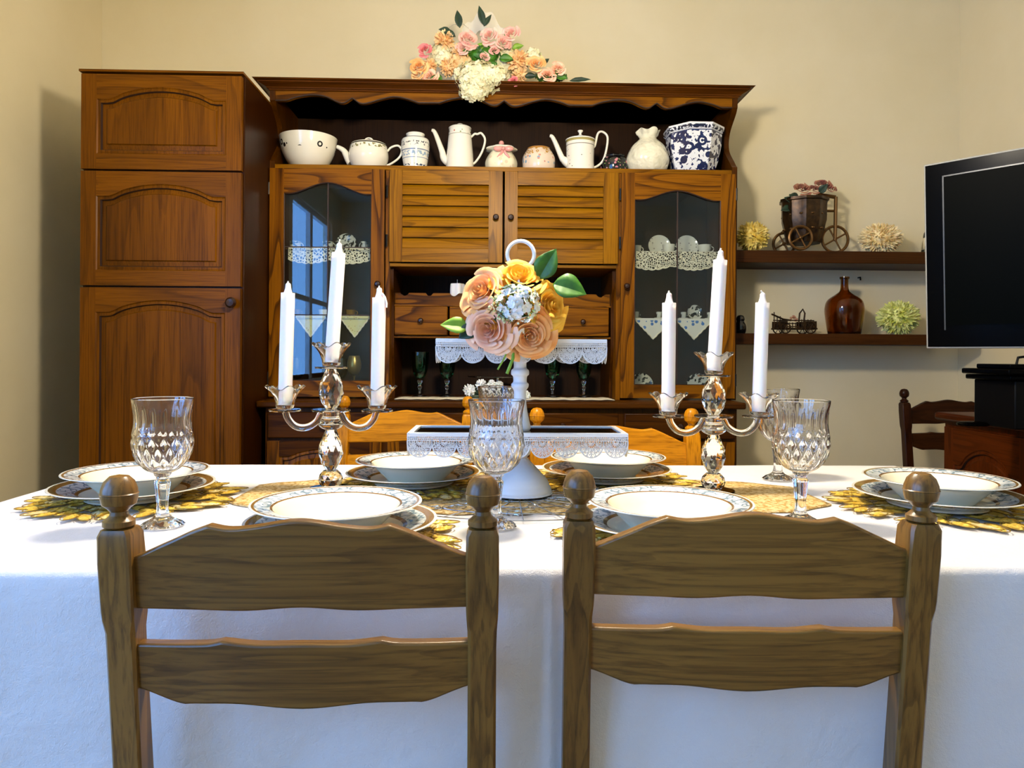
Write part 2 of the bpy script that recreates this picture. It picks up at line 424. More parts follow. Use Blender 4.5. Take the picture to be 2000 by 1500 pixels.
for i, (ya, yb, za, zb) in enumerate(OPEN):
    wn = MB(); t = .05; xa, xb = WL - .075, WL - .03
    wn.box(xa, xb, ya, ya + t, za, zb).box(xa, xb, yb - t, yb, za, zb).box(xa, xb, ya + t, yb - t, za, za + t).box(xa, xb, ya + t, yb - t, zb - t, zb)
    ym = (ya + yb) / 2; wn.box(xa, xb, ym - .05, ym + .05, za + t, zb - t)
    for f in ((.5,) if i == 0 else (.3, .62)): wn.box(xa + .01, xb - .01, ya + t, yb - t, za + (zb - za) * f - .025, za + (zb - za) * f + .025)
    w_ = struct(wn.build('window_%d' % (i + 1), M['paint_w']))
    if i == 1:
        mb = MB(); mb.box(xa + .01, xb - .01, ya + t, ym - .05, za + t, za + .75).box(xb - .01, xb - .002, ya + t + .08, ym - .13, za + .15, za + .65)
        mb.box(xa + .01, xb - .01, ym + .05, yb - t, za + t, za + .75).box(xb - .01, xb - .002, ym + .13, yb - t - .08, za + .15, za + .65); mb.build('lower_panel', M['paint_w'], w_)
struct(MB().box(WL, WR, WY - .012, WY, 0, .08).build('baseboard_back', M['shelf']))
struct(MB().box(WL, WL + .012, b1 + .0, WY - .012, 0, .08).build('baseboard_left', M['shelf']))
struct(MB().box(WR - .012, WR, BACKY, WY - .012, 0, .08).build('baseboard_right', M['shelf']))

# ceiling lamp above the table, just above the frame
lt = thing('pendant_lamp', 'white globe lamp hanging from ceiling over the table', 'lamp', (LAMP.x, LAMP.y, LAMP.z))
def glow():
    t = NT('lit opal globe'); t.set(Base_Color=(1, 1, 1, 1), Emission_Color=(1.0, 0.87, 0.67, 1), Emission_Strength=LAMP_POWER); return t.m
MB().ball(LAMP, .085, seg=24, rings=14).build('globe', glow(), lt)
MB().lathe([(1e-4, .13), (.03, .128), (.035, .08), (.035, .075)], LAMP, 20).build('lamp_cap', M['bronze_l'], lt)
MB().tube([LAMP + Vector((0, 0, .12)), (LAMP.x, LAMP.y, CH - .02)], .004).build('cord', M['black_m'], lt)
MB().lathe([(1e-4, -.03), (.05, -.025), (.055, 0)], (LAMP.x, LAMP.y, CH), 20).build('ceiling_rose', M['bronze_l'], lt)

# ------------------------------------------------------------ joinery helpers (fronts face -Y)
def archloop(x0, x1, z0, z1, arch, d, y, n=20, sh=.14):
    """closed loop of a panel with an arched top: z1 = shoulder height, arch = rise in the middle, inset by d"""
    xa, xb = x0 + d, x1 - d; L = [(xa, y, z0 + d), (xb, y, z0 + d)]
    for i in range(n + 1):
        u = 1 - i / n; x = xa + (xb - xa) * u; q = (x - x0) / (x1 - x0)
        e = min(q, 1 - q)
        if arch <= 0: h = 0
        elif e < sh * .6: h = 0
        else:
            k = (e - sh * .6) / (.5 - sh * .6); h = arch * (1 - (1 - k) ** 2.2) * min(1, k * 3 + .0) if k > 0 else 0
            kk = min(1, k * 4); h = arch * (1 - (1 - k) ** 2) * (kk * kk * (3 - 2 * kk) * .5 + kk * .5)
        L.append((x, y, z1 - d + h))
    return L
def panel_door(mb, x0, x1, z0, z1, y, th, stile, rail, arch, shoulder, mh=0, mv=1, mg=2, n=20):
    """framed door with arched raised panel; y = front plane"""
    ix0, ix1, iz0, iz1 = x0 + stile, x1 - stile, z0 + rail, z1 - shoulder
    mb.box(x0, ix0, y, y + th, z0, z1, mv).box(ix1, x1, y, y + th, z0, z1, mv)
    mb.box(ix0, ix1, y, y + th, z0, iz0, mh)
    L = archloop(ix0, ix1, iz0, iz1, arch, 0, y, n)[2:]
    top = [(p[0], z1) for p in L]; bot = [(p[0], p[2]) for p in L]
    mb.strip_y(top, bot, y, y + th, mh)
    loops = [archloop(ix0, ix1, iz0, iz1, arch, d, y + dy, n) for d, dy in ((0, .0005), (.004, .004), (.008, .0025), (.014, .0025), (.0175, .011), (.034, .008), (.038, .0025))]
    mb.loft(loops[:4], mv); mb.loft(loops[3:5], mg); mb.loft(loops[4:], mv, cap1=True)
    return mb
def knob(parent, p, r=.011, mat='knob', name='knob', direction=-1, ax='y'):
    prof = [(1e-4, 0), (r * .5, 0), (r * .45, r * .7), (r, r * 1.1), (r * 1.05, r * 1.5), (r * .7, r * 1.9), (1e-4, r * 2)]
    mt = Matrix.Rotation(R(90), 3, 'X') if ax == 'y' else Matrix.Rotation(R(-90), 3, 'Y')
    return MB().lathe(prof, p, 14, mat=mt).build(name, M[mat], parent)
def hinge(parent, x, y, z):
    return MB().tube([(x, y, z - .025), (x, y, z + .025)], .0045, 8).build('hinge', M['brass_dk'], parent)

# ------------------------------------------------------------ tall cupboard
YC = 2.65
tx0, tx1 = hx(155, YC), hx(473, YC); tz1 = hz(142, YC, 310)
tc = thing('tall_cupboard', 'tall oak cupboard with three arched panel doors beside the left wall', 'cupboard', ((tx0 + tx1) / 2, YC + .3, 0))
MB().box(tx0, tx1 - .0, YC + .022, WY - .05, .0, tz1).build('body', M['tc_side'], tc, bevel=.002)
zz = [hz(v, YC, 310) for v in (146, 331, 335, 558, 562)]
for (a, b_, kn) in ((zz[1], zz[0], 0), (zz[3], zz[2], 0), (.1, zz[4], 1)):
    mb = MB(); panel_door(mb, tx0 + .003, tx1 - .006, a, b_, YC, .02, .055, .055, .045, .09 if not kn else .09)
    d = mb.build('door', [M['tc_h'], M['tc_v'], M['groove']], tc, angle=30)
    if kn: knob(d, (hx(456, YC), YC, hz(592, YC, 456)), .019)
MB().box(tx0 - .004, tx1 + .002, YC - .004, WY - .05, tz1, tz1 + .008).build('top_board', M['tc_h'], tc)

# ------------------------------------------------------------ dresser
YF = 2.97; YB = WY - .02
X = lambda px: hx(px, YF); Z = lambda py: hz(py, YF)
dl, dr = X(525), X(1439)
cz = hz(785, 2.80)                      # worktop height
dres = thing('dresser', 'large oak dresser with glazed doors, louvred doors and open niche', 'dresser', ((dl + dr) / 2, YF + .15, 0))
zs = Z(326); zs0 = Z(335); ztop = Z(184); zc = hz(158, YF - .056)
th = .022
for sgn, xa, xb in ((-1, dl, dl + th), (1, dr - th, dr)):
    prof = [(YF, cz), (YF, Z(322))]
    cur = catmull([(YF, Z(320)), (YF + .035, Z(306)), (YF + .105, Z(272)), (YF + .095, Z(240)), (YF + .02, Z(213)), (YF, Z(203))], 6)
    prof += cur + [(YF, ztop), (YB, ztop), (YB, cz)]
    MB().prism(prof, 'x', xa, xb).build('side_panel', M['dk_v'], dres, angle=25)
# face stiles beside the doors
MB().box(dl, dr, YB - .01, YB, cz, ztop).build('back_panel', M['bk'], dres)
MB().box(dl + th, dr - th, YF, YB - .01, zs0, zs).build('shelf_board', M['lv_h'], dres, bevel=.002)
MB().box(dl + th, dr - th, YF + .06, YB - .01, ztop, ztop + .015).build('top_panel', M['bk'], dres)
# cornice
cp = [(0, 0), (.004, .004), (.004, .012), (.010, .014), (.012, .022), (.026, .034), (.036, .044), (.040, .046), (.040, .054), (.052, .058), (.056, .066)]
hsc = (zc - ztop) / .066
mb = MB(); loops = []
for (o_, h_) in cp: loops.append([(dl - o_, YB, ztop + h_ * hsc), (dl - o_, YF - o_, ztop + h_ * hsc), (dr + o_, YF - o_, ztop + h_ * hsc), (dr + o_, YB, ztop + h_ * hsc)])
mb.loft(loops, 0, cap0=True, cap1=True, closed=True); mb.build('cornice', M['cornice'], dres, angle=20)
# valance
def unit(a, b):
    w_ = b - a
    return [(a, 199.5, 1), (a + .09 * w_, 192), (a + .2 * w_, 188), (a + .3 * w_, 191), (a + .42 * w_, 203), (a + .5 * w_, 193, 1), (a + .58 * w_, 203.5), (a + .72 * w_, 194), (a + .82 * w_, 189), (a + .92 * w_, 193), (b, 200, 1)]
pts = [(532, 200.0, 1)] + unit(557, 815) + unit(856, 1110) + unit(1155, 1408) + [(1434, 200, 1)]
cv = catmull(pts, 5)
bot = [(X(p[0]), Z(p[1] + 3)) for p in cv]; top = [(p[0], ztop) for p in bot]
MB().strip_y(top, bot, YF + .004, YF + .024).build('valance', M['dr_h'], dres, angle=25)
bot2 = [(p[0], p[1] - .0015) for p in bot]; top2 = [(p[0], p[1] + .003) for p in bot]
MB().strip_y(top2, bot2, YF + .002, YF + .006).build('valance_bead', M['groove'], dres, angle=25)
# uprights between compartments
ux1, ux2 = X(757), X(1208)
for u in (ux1, ux2): MB().box(u - .009, u + .009, YF + .004, YB - .01, cz, zs0).build('divider', M['dr_v'], dres)
# glazed doors
def glazed(xa, xb, oxa, oxb, hinge_right_x, knob_px, sh_py, pk_py, yb_py):
    y = YF - .016; mb = MB(); za, zb = hz(776, YF), zs0 - .002
    mb.box(xa, oxa, y, y + .02, za, zb, 1).box(oxb, xb, y, y + .02, za, zb, 1)
    ob = Z(yb_py); mb.box(oxa, oxb, y, y + .02, za, ob, 0)
    shz, pkz = Z(sh_py), Z(pk_py); n = 28; curve = []
    for i in range(n + 1):
        u = i / n; e = min(u, 1 - u) * 2; e = max(0, (e - .12) / .88)
        curve.append((oxa + (oxb - oxa) * u, shz + (pkz - shz) * (e * e * (3 - 2 * e)) ** .85))
    mb.strip_y([(p[0], zb) for p in curve], curve, y, y + .02, 0)
    # dark bead round the glass
    loop = [(p[0], y + .003, p[1] - .0015) for p in curve] + [(oxb - .002, y + .003, ob + .002), (oxa + .002, y + .003, ob + .002)]
    mb.tube(loop, .0032, 6, 2, closed=True)
    d = mb.build('glazed_door', [M['dr_h'], M['dr_v'], M['groove']], dres, angle=25)
    g = MB(); gl = [(p[0], p[1] + .004) for p in curve]
    g.strip_y(gl, [(p[0], ob - .004) for p in curve], y + .009, y + .012); g.build('glass_pane', M['pane'], d)
    xm = (oxa + oxb) / 2
    MB().box(xm - .0025, xm + .0025, y + .006, y + .009, ob, pkz - .004).build('glazing_bar', M['groove'], d)
    if hinge_right_x < 0:
        for py in (487, 618): MB().box(oxa, oxb, y + .006, y + .009, Z(py) - .002, Z(py) + .002).build('glazing_bar', M['groove'], d)
    knob(d, (X(knob_px), y, Z(558)), .012)
    hxx = (xa - .004) if hinge_right_x < 0 else (xb + .004)
    for py in (375, 740): hinge(d, hxx, y + .004, Z(py))
    return d
glazed(X(528), X(751), X(556), X(726), -1, 740, 384, 362, 745)
glazed(X(1212), X(1434), X(1238), X(1405), 1, 1222, 388, 369, 750)
# louvred doors
def louvre(xa, xb, oxa, oxb, kpx, hx_):
    y = YF - .016; za, zb = Z(514), zs0 - .002; oz0, oz1 = Z(487), Z(363)
    mb = MB(); mb.box(xa, oxa, y, y + .02, za, zb, 1).box(oxb, xb, y, y + .02, za, zb, 1).box(oxa, oxb, y, y + .02, za, oz0, 0).box(oxa, oxb, y, y + .02, oz1, zb, 0)
    mb.box(oxa, oxb, y + .018, y + .02, oz0, oz1, 2)
    d = mb.build('louvred_door', [M['lv_h'], M['lv_v'], M['groove']], dres, bevel=.0015)
    n = 6; h = (oz1 - oz0) / n
    for k in range(n):
        z = oz0 + k * h
        MB().prism([(y + .002, z + .002), (y + .004, z + .0), (y + .016, z + h - .003), (y + .014, z + h - .001), (y + .006, z + h * .6)], 'x', oxa, oxb).build('louvre', M['lv_h'], d)
    knob(d, (X(kpx), y, Z(427)), .012)
    for py in (378, 473): hinge(d, hx_, y + .004, Z(py))
louvre(X(761), X(981), X(786), X(954), 968, X(756))
louvre(X(985), X(1206), X(1010), X(1177), 997, X(1210))
MB().box(ux1 + .009, ux2 - .009, YF, YB - .01, Z(522), Z(516)).build('rail', M['lv_h'], dres)
# little drawers and scalloped rail in the niche
yd = YF + .06; nz0, nz1 = hz(657, yd), hz(599, yd)
nxa, nxb = ux1 + .009, ux2 - .009
MB().box(nxa, nxb, yd + .002, YB - .01, nz0 - .008, nz0).build('niche_shelf', M['dr_h'], dres)
MB().box(nxa, nxb, yd + .002, YB - .01, nz1, nz1 + .006).build('niche_shelf', M['dr_h'], dres)
dxs = [hx(v, yd) for v in (772, 875, 879, 1083, 1087, 1189)]
for k in range(3):
    a, b_ = dxs[2 * k], dxs[2 * k + 1]
    d = MB().box(a, b_, yd - .014, yd + .15, nz0 + .003, nz1 - .002).build('small_drawer', M['dr_h'], dres, bevel=.003)
    knob(d, ((a + b_) / 2, yd - .014, (nz0 + nz1) / 2), .011)
n = 120; tp = []; zt = hz(574, yd + .04)
for i in range(n + 1):
    u = i / n; x = nxa + (nxb - nxa) * u; q = (u * 9) % 1; dd = abs(q - .5)
    tp.append((x, zt - (sqrt(max(0, .14 ** 2 - dd ** 2)) * .09 if dd < .14 else 0)))
MB().strip_y(tp, [(p[0], nz1 + .006) for p in tp], yd + .03, yd + .042).build('scalloped_rail', M['dr_h'], dres, angle=25)
for xa, s_ in ((nxa, 1), (nxb, -1)):
    pr = catmull([(YF + .03, Z(525)), (YF + .03, Z(560)), (YF + .06, Z(590)), (YF + .055, nz0), (YF + .055, Z(690)), (YF + .09, Z(740)), (YF + .09, cz)], 5)
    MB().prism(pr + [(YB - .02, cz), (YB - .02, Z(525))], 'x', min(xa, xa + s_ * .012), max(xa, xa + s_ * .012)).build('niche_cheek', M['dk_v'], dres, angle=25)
# shelves behind glass
for xa, xb in ((dl + th, ux1 - .009), (ux2 + .009, dr - th)):
    for py in (489, 620):
        z = hz(py, YF + .04); MB().box(xa, xb, YF + .03, YB - .01, z - .006, z).build('inner_shelf', M['dk_h'], dres)
# base
YW = 2.80; bl, br = hx(517, YW + .02, 800), hx(1441, YW + .02, 800)
MB().box(bl - .028, br + .028, YW, YB, cz - .026, cz).build('worktop', M['dk_h'], dres, bevel=.006)
YD = YW + .03
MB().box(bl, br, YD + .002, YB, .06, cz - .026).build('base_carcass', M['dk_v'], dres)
MB().box(bl + .01, br - .01, YD + .04, YB, 0, .06).build('plinth', M['dk_h'], dres)
ew = (br - bl) / 4
for k in range(4):
    a, b_ = bl + k * ew + .012, bl + (k + 1) * ew - .012
    mb = MB().box(a, b_, YD - .014, YD + .002, hz(856, YD), hz(806, YD)); d = mb.build('base_drawer', M['dk_h'], dres, bevel=.004)
    knob(d, ((a + b_) / 2, YD - .014, (hz(856, YD) + hz(806, YD)) / 2), .012)
    mb = MB(); panel_door(mb, a, b_, .08, hz(862, YD), YD - .014, .016, .045, .05, .03, .06)
    d = mb.build('base_door', [M['dk_h'], M['dr_v'], M['groove']], dres, angle=30)
    knob(d, (a + .025 if k % 2 else b_ - .025, YD - .014, .5), .012)

# ------------------------------------------------------------ pots on the dresser shelf
YS = 3.07; s = YS / 1400
def pz(py): return hz(py, YS, 980) - zs
def shell(prof, wall=.003):
    inner = [(max(1e-4, r - wall), z) for r, z in reversed(prof)]
    inner = [(r, max(z, prof[0][1] + wall)) for r, z in inner]
    return prof + inner + []
def smoothprof(p, n=4): return catmull(p, n)
def pot(name, label, cat, px, Y=YS, z=None, group=None):
    p = at(px, 330, Y); return thing(name, label, cat, (p.x, Y, zs + .0005 if z is None else z), 0, group)
def O(t): return Vector(t.location)
def hz_at(px, py): return at(px, py, YS).z - zs
# bowl
t = pot('serving_bowl', 'wide white bowl with black motifs at left end of dresser shelf', 'bowl', 602)
h = hz_at(602, 271); r = 55 * s
m_b = banded('white bowl glaze', '#efe9d6', [(h - .06, h - .012, '#1a1a18', 'rings', 26, .32), (h - .05, h - .02, '#1a1a18', 'spots', 30, .12)])
MB().lathe(shell(smoothprof([(1e-4, 0), (.055, 0), (.062, .004), (.09, .035), (r * .93, .085), (r, h)]), .004), O(t), 40).build('bowl_body', m_b, t)
# low teapot
t = pot('teapot', 'low round white teapot with scroll border and loop lid handle', 'teapot', 720)
h = hz_at(720, 285); r = 38 * s; o = O(t)
m_t = banded('teapot glaze', '#efe9d7', [(h - .022, h - .006, '#8a8350', 'floral', 90, .53), (h - .004, h + .002, '#3a3630', 'solid', 1, 0)])
MB().lathe(smoothprof([(1e-4, 0), (.055, 0), (r * .8, .01), (r * .98, .045), (r, .07), (r * .93, h - .004), (r * .88, h)]), o, 36).build('pot_body', m_t, t)
MB().lathe(smoothprof([(r * .9, h), (r * .85, h + .006), (r * .45, h + .016), (.012, h + .02), (1e-4, h + .02)]), o, 32).build('lid', m_t, t)
MB().tube([o + Vector((cos(a) * .018, 0, h + .017 + sin(a) * .016)) for a in [pi * k / 10 for k in range(11)]], .0035).build('lid_handle', M['porc'], t)
def spout(o, pts, rr): return MB().tube([o + Vector((x, 0, z)) for x, z in catmull(pts, 5)], [rr[0] + (rr[1] - rr[0]) * k / (5 * (len(pts) - 1)) for k in range(5 * (len(pts) - 1) + 1)], 12)
spout(o, [(-r * .9, .035), (-r * 1.15, .07), (-r * 1.3, h - .02), (-r * 1.62, h - .006)], (.018, .008)).build('spout', M['porc'], t)
spout(o, [(r * .9, h - .025), (r * 1.15, h - .005), (r * 1.5, h + .002), (r * 1.68, h - .02), (r * 1.5, .055), (r * .93, .025)], (.0045, .0045)).build('handle', M['porc'], t)
# ginger jar
t = pot('ginger_jar', 'white jar with blue and grey bands between teapot and coffee pot', 'jar', 811)
h = hz_at(811, 262); r = 27.5 * s; o = O(t)
m_t = banded('banded jar glaze', '#eceadd', [(h * .84, h * .88, '#5b6f8c', 'solid', 1, 0), (h * .62, h * .74, '#2f3440', 'floral', 120, .56), (h * .5, h * .53, '#7c8aa0', 'solid', 1, 0), (h * .36, h * .48, '#93aac0', 'floral', 100, .5), (h * .3, h * .32, '#8fa0b5', 'solid', 1, 0), (h * .1, h * .15, '#394a66', 'floral', 110, .5)])
MB().lathe(smoothprof([(1e-4, 0), (r * .76, 0), (r * .8, .01), (r * .97, h * .5), (r, h * .72), (r * .93, h * .84), (r * .62, h * .9), (r * .6, h * .93), (r * .66, h * .97), (r * .58, h), (1e-4, h)]), o, 32).build('jar_body', m_t, t)
# tall coffee pots
def coffeepot(name, label, px, bw, kn, ltop, rt, col_bands, spx, spy, hpx, hpy):
    t = pot(name, label, 'coffee pot', px); o = O(t); h = hz_at(px, ltop); hk = hz_at(px, kn); rb = bw / 2 * s
    m_t = banded(name + ' glaze', '#efeadb', col_bands(h))
    MB().lathe(smoothprof([(1e-4, 0), (rb * .9, 0), (rb * 1.02, .004), (rb * 1.0, .02), (rb * .96, h * .4), (rb * rt, h * .95), (rb * rt * .97, h)]), o, 36).build('pot_body', m_t, t)
    MB().lathe(smoothprof([(rb * rt * 1.03, h - .001), (rb * rt * 1.0, h + .006), (rb * .5, h + .014), (.008, h + (hk - h) * .55), (.006, h + (hk - h) * .7), (.012, hk - .004), (1e-4, hk)]), o, 28).build('lid', m_t, t)
    dx = (spx - px) * s; hz1 = hz_at(px, spy)
    spout(o, [(-rb * .85, .045), (-rb * 1.15, .06), (-rb * 1.3, h * .5), (dx * .88, hz1 - .015), (dx, hz1 - .003)], (.019, .006)).build('spout', M['porc'], t)
    hx1 = (hpx - px) * s; hz2 = hz_at(px, hpy)
    spout(o, [(rb * rt * .95, h * .82), (rb * 1.05, h * .9), (rb * 1.25, hz2 - .004), (hx1 * .85, hz2), (hx1, hz2 - .03), (hx1 * .85, h * .45), (rb * .98, h * .2)], (.0048, .0048)).build('handle', M['porc'], t)
    return t
coffeepot('coffee_pot', 'tall plain white coffee pot with floral lid band and curved spout', 898, 54, 241, 253, .8, lambda h: [(h * .86, h * .97, '#6d7a3e', 'spots', 60, .22), (h * .86, h * .97, '#b5604a', 'spots', 45, .16), (h * .84, h * .85, '#6a6a50', 'solid', 1, 0)], 843, 254, 947, 260)
coffeepot('coffee_pot', 'tall white coffee pot sprinkled with tiny sprigs and gilt rim', 1133, 56, 254, 276, 1.0, lambda h: [(0, h * .82, '#4c4a3c', 'spots', 52, .14), (h * .82, h * .84, '#777060', 'solid', 1, 0), (h * .93, h, '#a89a5a', 'solid', 1, 0)], 1073, 265, 1187, 258)
# sugar jar with bow
t = pot('sugar_jar', 'round cream jar with pink bow and pink lid knob', 'jar', 979); o = O(t); h = hz_at(979, 296); r = 31 * s
m_t = banded('cream relief glaze', '#ece6c6', [(0, h * .8, '#e2cfae', 'spots', 40, .3)])
def ribs(r_, z_, a, k): return (r_ * (1 + .02 * cos(a * 8)), z_)
MB().lathe(smoothprof([(1e-4, 0), (r * .8, 0), (r, h * .35), (r * .92, h * .65), (r * .6, h)]), o, 48, mod=ribs).build('jar_body', m_t, t)
hk = hz_at(979, 285); MB().lathe(smoothprof([(r * .55, h), (r * .95, h + .004), (r * .9, h + .012), (r * .5, h + .02), (1e-4, h + .025)]), o, 48, mod=lambda r_, z_, a, k: (r_ * (1 + .05 * cos(a * 7)), z_)).build('lid', M['porc'], t)
M['pinkc'] = plain('pink glaze', '#dc9a90', .2)
MB().ball(o + Vector((0, 0, hz_at(979, 280))), .011).build('lid_knob', M['pinkc'], t)
mb = MB(); bo = o + Vector((.008, -r * .85, h * .93))
for sx in (-1, 1):
    mb.ball(bo + Vector((sx * .022, 0, .002)), .02, sc=(1, .45, .6)); mb.tube([bo, bo + Vector((sx * .01, -.003, -.02)), bo + Vector((sx * .026, -.002, -.036))], [.005, .006, .004])
mb.ball(bo + Vector((0, -.006, 0)), .008); mb.build('bow', M['pinkc'], t)
# small low jar
t = pot('low_jar', 'small low jar with ochre ring border and blue flowers', 'jar', 1052); o = O(t); h = hz_at(1052, 291); r = 32 * s
m_t = banded('ochre border glaze', '#e2cdb6', [(h * .66, h * .95, '#b98a3c', 'rings', 70, .5), (h * .93, h + 1, '#b07c3a', 'solid', 1, 0), (h * .3, h * .62, '#7fa0b8', 'spots', 45, .3), (h * .3, h * .62, '#c98a78', 'spots', 37, .2)])
MB().lathe(shell(smoothprof([(1e-4, 0), (r * .85, 0), (r * 1.0, h * .4), (r * .96, h * .68), (r * .72, h * .95), (r * .7, h)]), .003), o, 36).build('jar_body', m_t, t)
# black jar
t = pot('black_jar', 'small black jar painted with pink roses', 'jar', 1199, YS + .02); o = O(t); h = hz_at(1203, 303); r = 27 * s
m_t = banded('black rose glaze', '#08080a', [(h * .25, h * .85, '#c97f88', 'spots', 42, .3), (h * .2, h * .9, '#8ea862', 'spots', 65, .17)])
MB().lathe(shell(smoothprof([(1e-4, 0), (r * .8, 0), (r, h * .45), (r * .9, h * .8), (r * .75, h * .93), (r * .8, h)]), .003), o, 32).build('jar_body', m_t, t)
# cream relief vase
t = pot('round_vase', 'cream relief vase with ruffled neck beside blue and white planter', 'vase', 1265, YS - .01); o = O(t); h = hz_at(1265, 258); r = 41 * s
t_ = NT('cream relief'); v_ = t_.obj(); nz_ = t_.noise(v_, 28, 2); t_.set(Base_Color=srgb('#e4dfc4'), Roughness=.25); t_.bump(nz_, 1.0, .012)
MB().lathe(smoothprof([(1e-4, 0), (r * .72, 0), (r * .98, h * .22), (r, h * .38), (r * .8, h * .62), (r * .42, h * .8), (r * .42, h * .86), (r * .55, h), (r * .4, h * .96), (r * .35, h * .82)]), o, 48, mod=lambda r_, z_, a, k: (r_ * (1 + (.09 * cos(a * 6) if z_ > h * .87 else .012 * cos(a * 5 + z_ * 60))), z_ + (.006 * cos(a * 5) if z_ > h * .9 else 0))).build('vase_body', t_.m, t)
# blue and white planter
t = pot('octagonal_planter', 'blue and white octagonal planter at right end of dresser shelf', 'planter', 1354, YS + .0); o = O(t); h = hz_at(1354, 255); r = 57 * s * 1.0
m_t = banded('blue and white glaze', '#e6e8ea', [(0, h * .86, '#131d48', 'floral', 38, .545), (0, h * .86, '#131d48', 'rings', 20, .42), (0, h * .86, '#0d1a4a', 'spots', 20, .12), (0, h * .86, '#1a2858', 'floral', 75, .6), (h * .88, h * .96, '#101a3a', 'floral', 90, .48), (h * .84, h * .86, '#20305c', 'solid', 1, 0)])
rot = pi / 8
MB().lathe([(1e-4, 0), (r * .68, 0), (r * .7, .004), (r * .82, h * .25), (r * .93, h * .6), (r * .95, h * .86), (r * 1.02, h * .9), (r * 1.03, h), (r * .95, h), (r * .86, h * .6), (r * .6, .01), (1e-4, .01)], o, 8, rot=rot).build('planter_body', m_t, t, angle=20)

# ------------------------------------------------------------ flowers
def frame(n, roll=0.0):
    n = Vector(n).normalized(); a = Vector((0, 0, 1)) if abs(n.z) < .9 else Vector((0, 1, 0))
    u = a.cross(n).normalized(); v = n.cross(u); Mx = Matrix((u, v, n)).transposed()
    return Mx @ Matrix.Rotation(roll, 3, 'Z')
def rose(mb, c, r, nrm, seed=0, m=0, rings=5, n0=3):
    """spiral of overlapping cupped petals: tight bud in the middle, open curled petals outside"""
    rnd = random.Random(seed); F = frame(nrm, rnd.random() * 6); c = Vector(c); N = 4 + rings * 3; ga = 2.25
    for k in range(N):
        f = k / (N - 1); th0 = k * ga + rnd.uniform(-.12, .12); half = 1.35 - .62 * f
        R1 = r * (.09 + .93 * f ** 1.05) * rnd.uniform(.94, 1.06); R0 = R1 * (.35 + .1 * f)
        H1 = r * (.42 - .40 * f ** 1.25); H0 = H1 - r * (.42 - .02 * f)
        curl = max(0, f - .3) * rnd.uniform(.25, .42); ws = rnd.uniform(0, 6); amp = .05 * f + .01
        def fn(a, b):
            u = a * 2 - 1; tt = b * (1 - .12 * abs(u) ** 2.5 - .10 * max(0, .12 - abs(u)) * 4 * f)
            wd = half * (.45 + .55 * sin(min(1, tt * 1.15) * pi / 2)); ang = th0 + u * wd
            e = tt ** (.55 + .5 * f); close = (1 - f) ** 2 * .30 * max(0, tt - .6)
            rad = R0 + (R1 - R0) * e - close * R1 + curl * r * max(0, tt - .62) * .6 + u * .035 * r
            ht = H0 + (H1 - H0) * (1 - (1 - tt) ** 1.7) - curl * r * (max(0, tt - .6) / .4) ** 2 * .45 + amp * r * sin(u * 4.5 + ws) * tt ** 2 + .07 * r * u * tt * f
            return c + F @ Vector((cos(ang) * rad, sin(ang) * rad, ht))
        mb.grid(fn, 10, 8, m)
    return mb
def pompom(mb, c, r, seed=0, m=0, n=230, sc=(1, 1, 1), inner=.35, w=.10, droop=.12):
    rnd = random.Random(seed); c = Vector(c)
    for k in range(n):
        z = 1 - 2 * (k + .5) / n; ph = k * 2.39996 + rnd.uniform(-.2, .2); q = sqrt(1 - z * z)
        d = Vector((q * cos(ph), q * sin(ph), z)); L = r * rnd.uniform(.82, 1.06)
        sd = d.orthogonal().normalized(); sd = (Matrix.Rotation(rnd.random() * 6, 3, d) @ sd); up = d.cross(sd)
        pts = []
        for i, (f, wd) in enumerate(((inner, .4), (.65, 1.0), (.88, 1.0), (1.0, .25))):
            p = d * L * f + up * (L * droop * (f - inner) ** 2 * 3) * rnd.choice((1, .7)) ; ww = sd * (r * w * wd); cup = up * (r * w * .35 * wd)
            for q_ in (p - ww + cup, p, p + ww + cup): pts.append(c + Vector((q_.x * sc[0], q_.y * sc[1], q_.z * sc[2])))
        mb.add(pts, [(3 * i + j, 3 * i + j + 1, 3 * i + j + 4, 3 * i + j + 3) for i in range(3) for j in range(2)], m)
    mb.ball(c, r * inner * 1.3, m, sc=sc); return mb
def floret(mb, c, n, r, rnd, m=0, npet=4):
    F = frame(n, rnd.random() * 6); c = Vector(c)
    for j in range(npet):
        a = 2 * pi * j / npet; pts = []
        for (f, wd, h) in ((.05, .1, 0), (.55, .48, .12), (1.0, .3, .05 + rnd.uniform(-.1, .2))):
            for sg in (-1, 1): pts.append(c + F @ Vector((cos(a) * f * r - sin(a) * wd * r * sg, sin(a) * f * r + cos(a) * wd * r * sg, h * r)))
        mb.add(pts, [(0, 1, 3, 2), (2, 3, 5, 4)], m)
def cluster(mb, c, rad, n, fr, seed=0, m=0, face=None, npet=4, core=True):
    rnd = random.Random(seed); c = Vector(c)
    for k in range(n):
        d = Vector((rnd.gauss(0, 1), rnd.gauss(0, 1), rnd.gauss(0, 1))).normalized()
        if face is not None and d.dot(Vector(face)) < -.25: continue
        p = c + Vector((d.x * rad[0], d.y * rad[1], d.z * rad[2])) * rnd.uniform(.85, 1.05)
        floret(mb, p, d + Vector((rnd.gauss(0, .25), rnd.gauss(0, .25), rnd.gauss(0, .25))), fr * rnd.uniform(.8, 1.15), rnd, m, npet)
    if core: mb.ball(c, 1, m, sc=tuple(v * .85 for v in rad))
